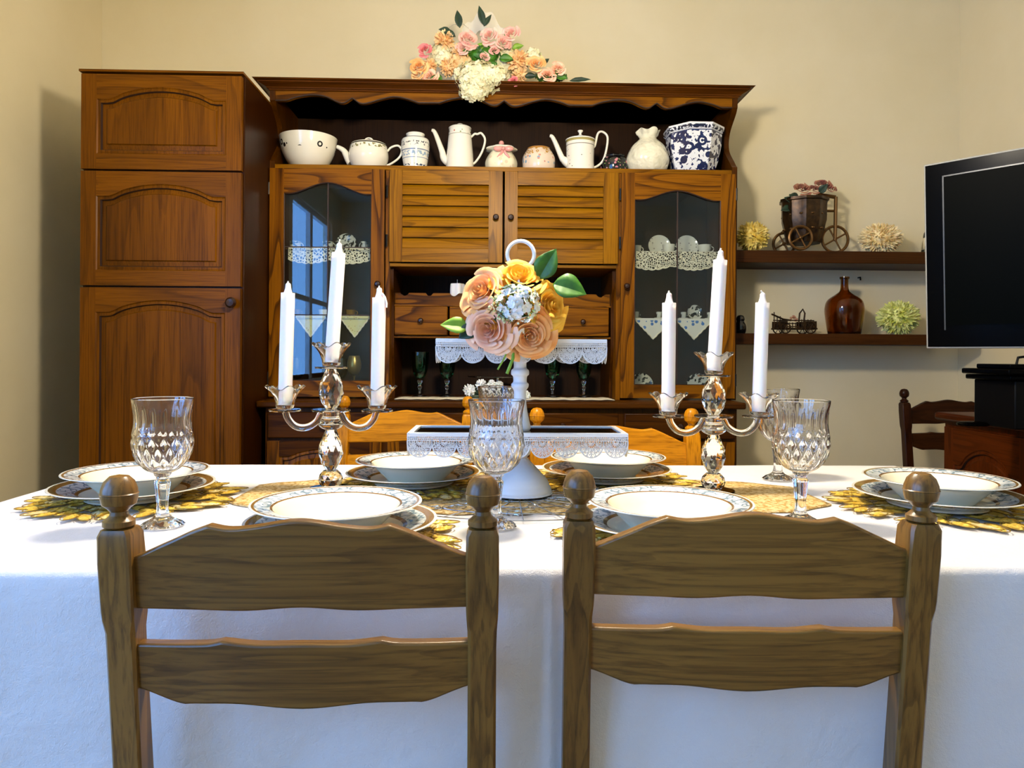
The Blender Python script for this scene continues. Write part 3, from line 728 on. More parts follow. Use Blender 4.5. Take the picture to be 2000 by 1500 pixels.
def leaf(mb, c, d, up, L, W, m=0, bend=.2, n=7):
    c = Vector(c); d = Vector(d).normalized(); up = Vector(up); sd = d.cross(up).normalized(); up = sd.cross(d).normalized()
    def fn(a, b):
        wd = W * sin(pi * min(1, a ** .8)) * .5 if a < 1 else 0; u = b * 2 - 1
        return c + d * L * a + sd * wd * u + up * (abs(u) * wd * .35 - bend * L * a * a + .01 * L * sin(a * 25) * abs(u))
    return mb.grid(fn, n, 4, m)

# arrangement on top of the dresser
YA = 2.99
arr = thing('flower_arrangement', 'artificial pink, peach and cream flowers on top of the dresser', 'flower arrangement', (at(950, 160, YA).x, YA, zc))
def A(px, py, dy=0): return at(px, py, YA + dy)
sa = YA / 1400
fc = Vector((0, -1, .25))
mb = MB(); cluster(mb, A(935, 152, -.05), (48 * sa, .055, 30 * sa), 330, .013, 3, face=(0, -1, -.1)); cluster(mb, A(925, 178, -.06), (28 * sa, .035, 18 * sa), 130, .013, 4, face=(0, -1, -.3)); cluster(mb, A(965, 148, -.055), (26 * sa, .04, 18 * sa), 110, .012, 6, face=(0, -1, 0)); mb.build('hydrangea_head', M['f_cream'], arr, flat=True)
mb = MB(); cluster(mb, A(862, 108, .0), (22 * sa, .03, 24 * sa), 140, .012, 5, face=fc); mb.build('hydrangea_head', M['f_cream'], arr, flat=True)
mb = MB(); cluster(mb, A(905, 118, .0), (26 * sa, .03, 26 * sa), 150, .013, 15, face=fc); mb.build('hydrangea_head', M['f_peach'], arr, flat=True)
mb = MB(); cluster(mb, A(985, 118, .01), (30 * sa, .03, 28 * sa), 150, .012, 25, face=fc); mb.build('hydrangea_head', M['f_cream'], arr, flat=True)
mb = MB(); cluster(mb, A(1040, 110, .01), (16 * sa, .025, 14 * sa), 80, .011, 35, face=fc); mb.build('hydrangea_head', M['f_cream'], arr, flat=True)
mb = MB(); cluster(mb, A(1075, 150, .0), (30 * sa, .03, 10 * sa), 80, .012, 36, face=fc); mb.build('hydrangea_head', M['leaf_g'], arr, flat=True)
mb = MB(); cluster(mb, A(945, 108, -.02), (34 * sa, .03, 18 * sa), 70, .013, 37, face=fc); mb.build('greenery', M['leaf_g'], arr, flat=True)
for i, (px, py, r_) in enumerate(((868, 80, 21), (875, 132, 19), (1012, 120, 24), (840, 128, 15), (898, 100, 16), (1015, 148, 17))):
    pompom(MB(), A(px, py, -.02), r_ * sa, 20 + i, n=110, w=.13).build('chrysanthemum', M['f_peach'], arr, flat=True)
for i, (px, py, r_, mm) in enumerate(((915, 76, 19, 'f_pink'), (955, 69, 18, 'f_pink'), (982, 82, 16, 'f_pink'), (999, 65, 16, 'f_pink'), (905, 92, 15, 'f_pink'), (965, 97, 10, 'f_pink'), (947, 110, 10, 'f_pink'), (830, 97, 14, 'f_rose'), (1003, 158, 11, 'f_rose'), (1048, 124, 18, 'r_peach'), (1068, 146, 16, 'r_pink'), (1090, 134, 15, 'r_pink'), (818, 130, 17, 'r_peach'), (840, 148, 15, 'r_pink'), (815, 145, 13, 'r_peach'))):
    rose(MB(), A(px, py, -.05), r_ * sa * 1.12, (random.Random(i).uniform(-.4, .4), -1, .25), 40 + i, rings=4).build('rose_head', M[mm], arr)
for i, (px, py, dx, dz, L, W, mm) in enumerate(((898, 55, -.15, 1, .075, .032, 'leaf_d'), (945, 50, -.25, 1, .085, .03, 'leaf_d'), (945, 52, .6, 1, .06, .022, 'leaf_d'), (890, 72, -1, .5, .07, .03, 'leaf_d'), (930, 100, .4, .4, .05, .03, 'leaf_l'), (925, 95, -.6, -.2, .05, .035, 'leaf_g'), (975, 115, .9, .0, .06, .04, 'leaf_g'), (1000, 95, .7, .2, .05, .03, 'leaf_l'), (1025, 150, 1, .1, .05, .03, 'leaf_d'), (1060, 125, .7, .6, .035, .02, 'leaf_d'), (1085, 150, 1, -.1, .05, .03, 'leaf_g'), (1112, 158, 1, .1, .09, .022, 'leaf_d'), (860, 150, -.6, -.2, .05, .03, 'leaf_g'), (960, 118, .2, -1, .05, .04, 'leaf_g'), (880, 60, -1, .1, .05, .025, 'leaf_d'), (985, 70, .8, .9, .05, .02, 'leaf_g'), (850, 145, .4, -.5, .05, .03, 'leaf_g'))):
    leaf(MB(), A(px, py, -.035), (dx, -.1, dz), (0, -1, .2), L, W, bend=.1).build('leaf', M[mm], arr, solid=.0006)
def tul(a, b):
    x = -.09 + .18 * a; return A(945, 66, -.0) + Vector((x, .02 * sin(a * 9), .09 * b * (1 - .8 * (2 * a - 1) ** 2) + .01 * sin(a * 20)))
MB().grid(tul, 24, 8).build('tulle_bow', M['tulle'], arr)
MB().tube([A(870, 75), A(868, 60), A(885, 48), A(905, 47), A(915, 55)], .0012, 6).build('wire_stem', M['silver'], arr)
MB().ball(A(950, 128, .06), .04, sc=(2.2, .9, .95)).build('foam_block', M['leaf_d'], arr)

# ------------------------------------------------------------ china behind the glass
YG = 3.12
def cup(name, label, px, py, w_, h_, mat, saucer=True, handle=1, Y=YG, group=None, hm=None):
    shelf = hz(489, YF + .04) if py < 560 else (hz(620, YF + .04) if py < 700 else cz)
    p = at(px, py, Y); sc = Y / 1400; r = w_ / 2 * sc; h = h_ * sc
    t = thing(name, label, 'cup', (p.x, Y, shelf + .0003), 0, group); o = O(t)
    b0 = .006 if saucer else 0
    MB().lathe(shell(smoothprof([(1e-4, b0), (r * .5, b0), (r * .85, b0 + h * .35), (r, b0 + h)], 4), .0015), o, 20).build('cup_bowl', mat, t)
    MB().tube([o + Vector((handle * (r * .9 + sin(a) * r * .45), 0, b0 + h * (.55 - .3 * cos(a)))) for a in [pi * k / 8 for k in range(9)]], .0018, 6).build('handle', mat, t)
    if saucer: MB().lathe([(1e-4, 0), (r * .8, 0), (r * 1.7, .008), (r * 1.72, .0095), (r * .8, .003), (1e-4, .003)], o, 24).build('saucer', hm or mat, t)
    return t
m_toile = banded('black toile china', '#d8d6c8', [(-1, 1, '#23221f', 'floral', 55, .53)])
m_silv = plain('silver black china', '#2b2a28', .15, .5)
m_strp = banded('black and white china', '#dddccf', [(-1, 1, '#1a1a18', 'floral', 40, .52)])
m_goldc = plain('gilded china', '#b5892c', .2, .7)
m_whi = banded('white sprig china', '#e6e2d4', [(-1, 1, '#a39a94', 'spots', 55, .2)])
cup('teacup', 'toile patterned teacup on upper shelf at left inside left glazed door', 577, 480, 22, 17, m_toile)
cup('teacup', 'toile patterned teacup on upper shelf in middle of left glazed door', 640, 480, 22, 17, m_toile)
cup('teacup', 'toile patterned teacup on upper shelf at right inside left glazed door', 712, 480, 15, 18, m_toile, handle=-1)
cup('teacup', 'gold teacup on lower shelf behind left glazed door', 685, 610, 20, 12, m_goldc, hm=M['porc'])
cup('teacup', 'white teacup on lower shelf behind left glazed door', 632, 610, 20, 12, M['porc'])
cup('teacup', 'small gold teacup at left end of lower shelf behind left glazed door', 580, 610, 15, 12, m_goldc, hm=M['porc'])
cup('teacup', 'white teacup at left edge of upper shelf behind right glazed door', 1243, 480, 20, 16, m_whi)
cup('teacup', 'white teacup in front of first upright plate behind right glazed door', 1306, 480, 25, 17, m_whi, Y=3.09)
cup('teacup', 'white teacup beside second upright plate behind right glazed door', 1376, 480, 27, 17, m_whi, Y=3.09)
for i, (px, lb) in enumerate(((1243, 'leftmost'), (1287, 'second from left'), (1335, 'third from left'), (1386, 'rightmost'))):
    cup('espresso_cup', 'small black and white cup, %s on lower shelf behind right glazed door' % lb, px, 612, 11, 13, m_strp, hm=M['porc'])
def upright(name, label, px, py, r_, mat, Y=3.2, lean=.2):
    sh = hz(489, YF + .04) if py < 560 else (hz(620, YF + .04) if py < 700 else cz)
    p = at(px, py, Y); r = r_ * Y / 1400; o = Vector((p.x, Y, sh + r * cos(lean)+ .003)); mt = Matrix.Rotation(R(90) - lean, 3, 'X')
    ob = MB().lathe([(1e-4, 0), (r * .6, 0), (r, .01), (r, .0125), (r * .6, .003), (1e-4, .003)], (0, 0, 0), 32, mat=mt).build(name, mat)
    ob.location = o; tag(ob, label, 'plate'); return ob
upright('display_plate', 'toile patterned plate standing on upper shelf behind left glazed door', 677, 478, 20, m_toile)
upright('display_plate', 'first white plate standing on upper shelf behind right glazed door', 1287, 478, 22, m_whi)
upright('display_plate', 'second white plate standing on upper shelf behind right glazed door', 1341, 478, 22, m_whi)
upright('display_plate', 'white plate with dark scroll standing low at left behind right glazed door', 1252, 745, 23, m_strp, Y=3.16)
upright('display_plate', 'white plate with dark scroll standing low at right behind right glazed door', 1362, 745, 23, m_strp, Y=3.16)
upright('display_plate', 'striped black and white plate standing on lower shelf behind right glazed door', 1356, 612, 15, m_strp)
t = thing('brass_goblet', 'dull gold goblet standing low behind left glazed door', 'goblet', (hx(692, 3.08, 700), 3.08, cz)); o = O(t)
MB().lathe(smoothprof([(1e-4, 0), (.026, 0), (.024, .004), (.005, .012), (.004, .085), (.02, .1), (.03, .125), (.029, .15), (.022, .175), (.02, .172), (.026, .15), (1e-4, .105)]), o, 24).build('goblet_body', plain('dull gilt', '#a08a50', .3, .7), t)
for (px, lab) in ((665, 'clear glass goblet low behind left glazed door beside gold goblet'), (580, 'clear glass goblet low at left behind left glazed door')):
    t = MB().lathe(smoothprof([(1e-4, 0), (.028, 0), (.026, .003), (.004, .01), (.004, .07), (.022, .085), (.032, .12), (.03, .16), (.0285, .16), (.03, .12), (1e-4, .078)]), (0, 0, 0), 24).build('glass_goblet', M['jar_gl'])
    t.location = (hx(px, 3.12, 720), 3.12, cz); tag(t, lab, 'glass')
# doilies hanging over the glazed shelves
def doily(label, px0, px1, py0, fn, mat, Y=YF + .024, tri=False):
    z0 = hz(py0, Y, (px0 + px1) / 2) ; xa, xb = hx(px0, Y, py0), hx(px1, Y, py0); cx = (xa + xb) / 2; n = 60
    sh = hz(489, YF + .04) if py0 < 560 else hz(620, YF + .04)
    o = thing('doily', label, 'doily', (cx, Y, sh))
    def g(a, b):
        x = xa + (xb - xa) * a - cx; d = fn(a) * Y / 1400
        return Vector((x, .002 * sin(a * 14) * b - .001, .0006 - d * b))
    mb = MB().grid(g, n, 6); mb.build('lace_drop', mat, o, rel=False)
    mb = MB().tube([g(i / n, 1) for i in range(n + 1)], .0028, 6); mb.build('edging', M['doily_edge'], o, rel=False)
    MB().box(xa - cx, xb - cx, -.001, .10, .0003, .0009).build('cloth_top', M['doily_edge'], o, rel=False)
    return o
doily('cream crochet doily over upper shelf behind left glazed door', 563, 723, 489, lambda a: 22 + 7 * abs(sin(a * pi * 2)) + 2 * abs(sin(a * pi * 12)), M['doily_w'])
doily('cream crochet doily over upper shelf behind right glazed door', 1240, 1402, 494, lambda a: 27 + 8 * abs(sin(a * pi * 2 + .3)) + 2 * abs(sin(a * pi * 12)), M['doily_w2'])
tri = lambda a: 2 + 38 * (1 - abs(2 * a - 1)) + 1.5 * abs(sin(a * 30))
doily('left pale yellow pointed napkin over lower shelf, left glazed door', 578, 636, 620, tri, M['nap_y'])
doily('right pale yellow pointed napkin over lower shelf, left glazed door', 664, 722, 620, tri, M['nap_y'])
doily('left white pointed napkin with blue flower over lower shelf, right glazed door', 1240, 1312, 624, tri, M['nap_b'])
doily('right white pointed napkin with blue flower over lower shelf, right glazed door', 1320, 1392, 624, tri, M['nap_b'])

# ------------------------------------------------------------ niche contents
gob = None
for i, (px, lb) in enumerate(((820, 'leftmost'), (873, 'second from left'), (1079, 'third from left'), (1140, 'rightmost'))):
    loc = (hx(px, 3.08, 750), 3.08, cz + .004); lab = 'dark green goblet with clear stem, %s of four in dresser niche' % lb
    if gob is None:
        gob = thing('green_goblet', lab, 'goblet', loc, 0, 'green goblets in the dresser niche'); o = O(gob)
        MB().lathe(smoothprof([(1e-4, .075), (.018, .08), (.03, .105), (.036, .14), (.038, .185), (.0365, .185), (.034, .14), (.028, .107), (1e-4, .084)]), o, 28).build('bowl', M['green_gl'], gob)
        MB().lathe(smoothprof([(1e-4, 0), (.032, 0), (.031, .003), (.008, .01), (.005, .03), (.010, .04), (.005, .05), (.011, .062), (.009, .07), (1e-4, .0745)]), o, 24).build('stem', M['winegl'], gob)
    else: dup(gob, loc, label=lab)
mb = MB()
def rn(a, b):
    x = hx(775, 3.0, 780) + (hx(1195, 3.0, 780) - hx(775, 3.0, 780)) * a; return Vector((x, 2.93 + .16 * b + .008 * sin(a * 60), cz + .0012 + .0015 * sin(a * 47) ** 2))
mb.grid(rn, 80, 6); tag(mb.build('lace_runner', M['doily_edge'], solid=.0015), 'narrow beige lace runner on worktop in dresser niche', 'runner')
t = thing('cake_stand', 'clear glass cake stand at back of dresser niche behind white flowers', 'cake stand', (hx(972, 3.12, 750), 3.12, cz + .004)); o = O(t)
h = hz(738, 3.12) - cz
MB().lathe([(1e-4, h), (.13, h), (.132, h + .004), (.128, h + .004), (1e-4, h + .003)], o, 40).build('plate', M['jar_gl'], t)
MB().lathe([(1e-4, 0), (.045, 0), (.04, .006), (.012, .02), (.01, h - .01), (.03, h)], o, 24).build('foot', M['jar_gl'], t)
t = thing('white_posy', 'small posy of white flowers in dresser niche below cake stand', 'flowers', (hx(950, 2.98, 770), 2.98, cz + .003)); o = O(t)
for i, (px, py, r_) in enumerate(((917, 762, 13), (940, 752, 12), (960, 750, 9), (975, 752, 9), (1027, 772, 10), (1012, 764, 9))):
    pompom(MB(), at(px, py, 2.98), r_ * 2.98 / 1400, 70 + i, n=90, w=.16).build('carnation', M['f_white'], t, flat=True)
mb = MB()
for i in range(16):
    a = i * .9; leaf(mb, o + Vector((-.06 + .012 * i, .01, .012)), (cos(a), sin(a) * .3 - .3, .5), (0, -1, .3), .05, .014)
mb.build('leaves', M['leaf_d'], t); MB().tube([o + Vector((-.08, 0, .008)), o + Vector((.16, .01, .008))], .006).build('stem', M['leaf_d'], t)
o_ = at(893, 574, 3.13); t = thing('short_candle', 'short white candle with wick on ledge above the small drawers', 'candle', (o_.x, 3.13, nz1 + .006)); o = O(t)
hh = hz(555, 3.13) - o.z; MB().lathe(smoothprof([(1e-4, 0), (.028, 0), (.031, .004), (.031, hh - .01), (.022, hh - .002), (1e-4, hh - .006)]), o, 32, mod=lambda r_, z_, a, k: (r_ * (1 + .1 * cos(5 * a)), z_)).build('wax', M['candle'], t)
MB().tube([o + Vector((0, 0, hh - .008)), o + Vector((0, 0, hh + .018))], .0012).build('wick', M['wick'], t)
# ------------------------------------------------------------ wall shelves and what is on them
YH = 3.10
for (pa, pb, lb) in ((490, 514, 'upper'), (652, 673, 'lower')):
    za, zb = hz(pa, YH, 1620), hz(pb, YH, 1620)
    tag(MB().box(dr + .004, hx(1900, YH), YH, WY - .001, zb, za).build('wall_shelf', M['shelf'], bevel=.003), '%s dark wooden wall shelf between dresser and television' % lb, 'shelf', 'wall shelves')
    if lb == 'upper': su = za
    else: sl = za
yy = 3.19
for i, (px, py, r_, mat, sc, lab, base) in enumerate(((1468, 458, 33, 'f_yel', (1, .9, .95), 'loose yellow chrysanthemum head at left end of upper wall shelf', su), (1717, 459, 42, 'f_crm2', (1, .8, .74), 'round cream chrysanthemum head on upper wall shelf', su), (1752, 616, 42, 'f_lime', (1, .85, .82), 'lime yellow chrysanthemum head on lower wall shelf', sl))):
    p = at(px, py, yy); r = r_ * yy / 1400; c = Vector((p.x, yy - .01, base + r * sc[2] * .99))
    ob = pompom(MB(), (0, 0, 0), r, 90 + i, n=1100 if i else 480, sc=sc, w=.05 if i else .075, inner=.6).build('chrysanthemum_ball', M[mat], flat=True)
    ob.location = c; tag(ob, lab, 'flower')
# bronze tricycle planter
p = at(1590, 488, yy); k_ = yy / 1400
tp_ = thing('tricycle_planter', 'bronze tricycle planter with mauve flowers on upper wall shelf', 'planter', (p.x, yy, su)); 
def TP(px, py, dy=0): return at(px, py, yy + dy) + Vector((0, 0, su - at(px, 489, yy).z))
zb0 = TP(1577, 470).z; zt0 = TP(1570, 384).z; xc = TP(1570, 420).x; rt_ = 43 * k_
mod_b = lambda r_, z_, a, k: (r_ * (1 + .04 * cos(a * 10)), z_)
MB().lathe([(1e-4, zb0), (rt_ * .72, zb0), (rt_ * .76, zb0 + .01), (rt_ * .9, zb0 + .08), (rt_ * .95, zb0 + .1), (rt_ * .97, zt0 - .015), (rt_ * 1.05, zt0 - .012), (rt_ * 1.05, zt0), (rt_ * .93, zt0), (rt_ * .85, zt0 - .03), (1e-4, zt0 - .03)], (xc, yy, 0), 40, mod=mod_b).build('bucket', M['bronze'], tp_)
mb = MB()
for a in range(0, 360, 30):
    for zf in (.3, .62): mb.ball((xc + cos(R(a)) * rt_ * .9, yy + sin(R(a)) * rt_ * .9, zb0 + (zt0 - zb0) * zf), .009, sc=(1, 1, .6))
mb.build('relief', M['bronze_l'], tp_)
def wheel(c, r, axis='y', name='wheel', tilt=0.0):
    mb = MB(); c = Vector(c); F = Matrix.Rotation(tilt, 3, 'Z')
    mb.tube([c + F @ Vector((cos(2 * pi * i / 28) * r, 0, sin(2 * pi * i / 28) * r)) for i in range(28)], .0065, 8, closed=True)
    for a in (.5, .5 + pi / 2): mb.tube([c + F @ Vector((cos(a) * r, 0, sin(a) * r)), c - F @ Vector((cos(a) * r, 0, sin(a) * r))], .004, 8)
    mb.ball(c, .009); return mb.build(name, M['bronze_l'], tp_)
rw = 22 * k_; fw = 26 * k_
wheel((TP(1547, 466).x, yy - .088, su + rw + .0065), rw); wheel((TP(1547, 466).x, yy + .088, su + rw + .0065), rw)
fx = TP(1631, 460).x; wheel((fx, yy, su + fw + .0065), fw)
mb = MB(); mb.tube([(TP(1547, 466).x, yy - .088, su + rw + .006), (TP(1547, 466).x, yy + .088, su + rw + .006)], .005)
mb.tube([(fx, yy, su + fw), (fx, yy - .005, TP(1631, 378).z)], .008).tube([(fx, yy, TP(1631, 378).z), (xc + rt_ * .6, yy, TP(1631, 373).z)], .009).tube([(fx, yy, TP(1631, 405).z), (xc + rt_ * .8, yy, TP(1631, 405).z)], .006)
mb.build('frame', M['bronze_l'], tp_)
for i, (px, py, r_, mm) in enumerate(((1568, 362, 17, 'f_dusk'), (1610, 354, 16, 'f_dusk'), (1590, 362, 12, 'f_dusk'), (1625, 362, 10, 'f_dusk'))):
    rose(MB(), TP(px, py, -.02), r_ * k_ * 1.1, (0, -.8, .6), 120 + i, rings=3).build('bloom', M[mm], tp_)
for i, (px, py, dx, dz) in enumerate(((1550, 390, -1, .6), (1552, 392, -.5, .9), (1545, 400, -1, -.2), (1560, 380, -.8, .2), (1600, 370, .2, .3), (1585, 378, 0, -.4))):
    leaf(MB(), TP(px, py, -.03), (dx, -.3, dz), (0, -1, .4), .05, .035).build('leaf', M['leaf_d'], tp_, solid=.0006)
# amber demijohn
t = thing('demijohn', 'amber glass demijohn bottle on lower wall shelf', 'bottle', (hx(1649, yy, 620), yy, sl)); o = O(t)
h = at(1649, 541, yy).z - sl; r = 36.5 * k_
pr = smoothprof([(1e-4, 0), (r * .72, 0), (r * .84, .008), (r * .97, h * .3), (r, h * .46), (r * .86, h * .6), (r * .4, h * .71), (r * .22, h * .78), (r * .2, h * .96), (r * .25, h * .965), (r * .25, h)], 5)
MB().lathe(pr + [(max(1e-4, q - .004), max(z, .006)) for q, z in reversed(pr)], o, 40).build('bottle_body', M['amber_gl'], t)
# little wheeled cart
t = thing('miniature_cart', 'small bronze model cart on lower wall shelf beside demijohn', 'ornament', (hx(1548, yy, 640), yy, sl)); o = O(t)
def cr(px, py, dy=0): return at(px, py, yy + dy) + Vector((0, 0, sl - at(px, 651, yy).z))
mb = MB()
for px in range(1512, 1590, 6):
    top_ = 616 if px < 1530 else (628 if px < 1562 else 622)
    for dy in (-.035, .035): mb.tube([cr(px, 640, dy), cr(px, top_ - (8 if px < 1518 else 0), dy)], .0022, 6)
for dy in (-.035, .035):
    for row in (624, 630, 636, 641): mb.tube([cr(1510 + (row - 624) * .2, row, dy), cr(1590, row, dy)], .0024, 6)
    mb.tube([cr(1507, 612, dy), cr(1530, 622, dy), cr(1545, 624, dy)], .004, 6)
for dy in (-.035, .035): mb.box(cr(1514, 640).x, cr(1532, 640).x, yy + dy - .002, yy + dy + .002, cr(1550, 641).z, cr(1550, 626).z); mb.box(cr(1562, 640).x, cr(1588, 640).x, yy + dy - .002, yy + dy + .002, cr(1550, 641).z, cr(1550, 626).z)
mb.box(cr(1512, 640).x, cr(1590, 640).x, yy - .035, yy + .035, cr(1550, 642).z, cr(1550, 639).z); mb.build('cart_body', M['bronze'], t)
for px, r_ in ((1527, 10), (1575, 11)):
    for dy in (-.042, .042):
        c = Vector((cr(px, 640).x, yy + dy, sl + r_ * k_ + .003)); mb = MB()
        mb.tube([c + Vector((cos(2 * pi * i / 20) * r_ * k_, 0, sin(2 * pi * i / 20) * r_ * k_)) for i in range(20)], .003, 6, closed=True)
        for a in (0, pi / 3, 2 * pi / 3): mb.tube([c + Vector((cos(a), 0, sin(a))) * r_ * k_, c - Vector((cos(a), 0, sin(a))) * r_ * k_], .0016, 6)
        mb.build('wheel', M['bronze'], t)
MB().tube([cr(1560, 628), cr(1562, 610), cr(1568, 602), cr(1572, 610), cr(1570, 628)], .004, 8).build('loop_handle', M['bronze'], t)
rose(MB(), cr(1550, 620, -.01), .018, (0, -1, .5), 5, rings=3).build('bloom', M['f_dusk'], t)
# nesting doll
ob = MB().lathe(smoothprof([(1e-4, 0), (.019, 0), (.026, .02), (.025, .04), (.017, .055), (.019, .066), (.014, .08), (1e-4, .085)]), (0, 0, 0), 24).build('nesting_doll', banded('dark lacquer', '#120d0c', [(.03, .06, '#2e1513', 'spots', 60, .3)], .15))
ob.location = (hx(1446, yy, 640), yy, sl + .0003); tag(ob, 'small dark nesting doll at left end of lower wall shelf', 'ornament')
# clear jar beside the television
ob = MB().lathe(smoothprof([(1e-4, 0), (.045, 0), (.048, .01), (.04, .07), (.036, .1), (.02, .13), (.018, .16), (.0165, .16), (.018, .13), (.034, .1), (.046, .012), (1e-4, .004)]), (0, 0, 0), 32).build('clear_bottle', M['jar_gl'])
ob.location = (hx(1822, yy, 470), yy, su + .0003); tag(ob, 'clear glass bottle on upper wall shelf half hidden by television', 'bottle')
p = at(1676, 545, WY)
tag(MB().tube([p + Vector((0, 0, .006)), p + Vector((0, -.02, .006)), p + Vector((0, -.022, -.008))], .0035, 8).build('wall_hook', M['brass_dk']), 'small dark hook in wall above the demijohn', 'hook')

# ------------------------------------------------------------ television and cabinet
TD = Vector((.64, -.77, 0)).normalized(); TN = Vector((-TD.y * -1, 0, 0))
tb = at(1809, 681, 2.32); tz0 = tb.z; tw, thh = 1.0, .60
tv = thing('television', 'large flat black television on right, silver edged, switched off', 'television', (tb.x, 2.32, tz0))
nrm = Vector((-.77, -.64, 0)).normalized()        # screen faces left towards the table
lean = R(3.4)
def tvp(u, v, d):                                   # u along width, v up, d out of the screen
    up = Vector((0, 0, 1)) * cos(lean) + nrm * sin(lean); out = nrm * cos(lean) - Vector((0, 0, 1)) * sin(lean)
    return Vector((tb.x, 2.32, tz0)) + TD * u + up * v + out * d
def tvbox(mb, u0, u1, v0, v1, d0, d1, m=0):
    vs = [tvp(u, v, d) for u in (u0, u1) for v in (v0, v1) for d in (d0, d1)]
    return mb.add(vs, [(0, 1, 3, 2), (4, 6, 7, 5), (0, 4, 5, 1), (2, 3, 7, 6), (0, 2, 6, 4), (1, 5, 7, 3)], m)
tvbox(MB(), 0, tw, 0, thh, -.045, 0).build('housing', M['bezel'], tv, bevel=.004)
tvbox(MB(), .006, tw - .006, .006, thh - .006, 0, .003).build('front_frame', M['black'], tv, bevel=.001)
tvbox(MB(), .06, tw - .06, .075, thh - .05, .003, .0045).build('screen', M['screen'], tv)
mb = MB(); 
for a in ((.056, .06, .06, thh - .046), (.056, tw - .056, thh - .05, thh - .046)): tvbox(mb, a[0], a[1], a[2], a[3], .003, .0052)
mb.build('screen_edge', plain('dark grey trim', '#3a3a34', .3), tv)
mb = MB(); q = tvp(.5, .3, -.045); mb.tube([q, (WR - .3, q.y + .05, q.z), (WR, q.y + .1, q.z)], .02, 10); tvbox(mb, .4, .6, .2, .4, -.06, -.045); mb.build('wall_bracket', M['black_m'], tv)
q = tvp(.30, 0.01, -.02); qq = at(1985, 712, 2.02)
MB().tube([q, q + Vector((.0, .0, -.03)), (qq.x + .005, qq.y, qq.z + .02), (qq.x, qq.y, qq.z - .0)], .0035, 8).build('cable', M['black_m'], tv)

D1 = 2.60; cl = at(1824, 804, D1); cxl = cl.x; ctop = cl.z
cab = thing('media_cabinet', 'red-brown wooden cabinet with arched panel doors under the television', 'cabinet', ((cxl + WR) / 2, 1.9, 0))
YN = 1.25
MB().box(cxl, WR - .015, YN, D1, ctop - .028, ctop).build('top_board', M['tv_h'], cab, bevel=.008)
MB().box(cxl + .03, WR - .015, YN + .02, D1 - .02, 0.0, ctop - .028).build('body', M['tv_v'], cab)
for k in range(3):
    a = D1 - .03 - (k + 1) * .43; b_ = a + .42; mb = MB(); panel_door(mb, a, b_, .08, ctop - .05, 0, .016, .05, .055, .07, .13)
    mb.v = [(cxl + .014 + v[1], v[0], v[2]) for v in mb.v]
    d = mb.build('door', [M['tv_h'], M['tv_v'], M['groove']], cab, angle=30)
    knob(d, (cxl + .014, a + .025, .5), .012, ax='x')
# black stepped stand on the cabinet
bx = at(1990, 780, 2.02).x
st = thing('black_speaker', 'black stepped speaker unit standing on the media cabinet', 'speaker', (bx + .03, 2.02, ctop))
def sy(py): return at(1975, py, 2.02).z
hs = lambda px: at(px, 750, 2.02).x
xr = hs(2060)
MB().box(hs(1948), xr, 1.95, 2.12, ctop, sy(742)).build('cabinet', M['black_m'], st, bevel=.004)
MB().box(hs(1934), xr, 1.94, 2.13, sy(742), sy(732)).build('lower_tier', M['black'], st, bevel=.004)
MB().box(hs(1926), xr, 1.93, 2.13, sy(731), sy(720)).build('upper_tier', M['black'], st, bevel=.004)
MB().box(hs(1943), xr, 1.96, 2.1, sy(720), sy(711)).build('top_tier', M['black'], st, bevel=.003)
MB().lathe([(1e-4, 0), (.035, 0), (.037, .004), (.03, .010), (1e-4, .012)], (hs(1928), 2.08, ctop), 24, mod=lambda r_, z_, a, k: (r_ * (1 + .2 * abs(cos(a))), z_)).build('dish', M['black'], None)
bpy.data.objects['dish'].name = 'black_dish'; tag(bpy.data.objects['black_dish'], 'small flat black dish on cabinet beside black speaker', 'dish')

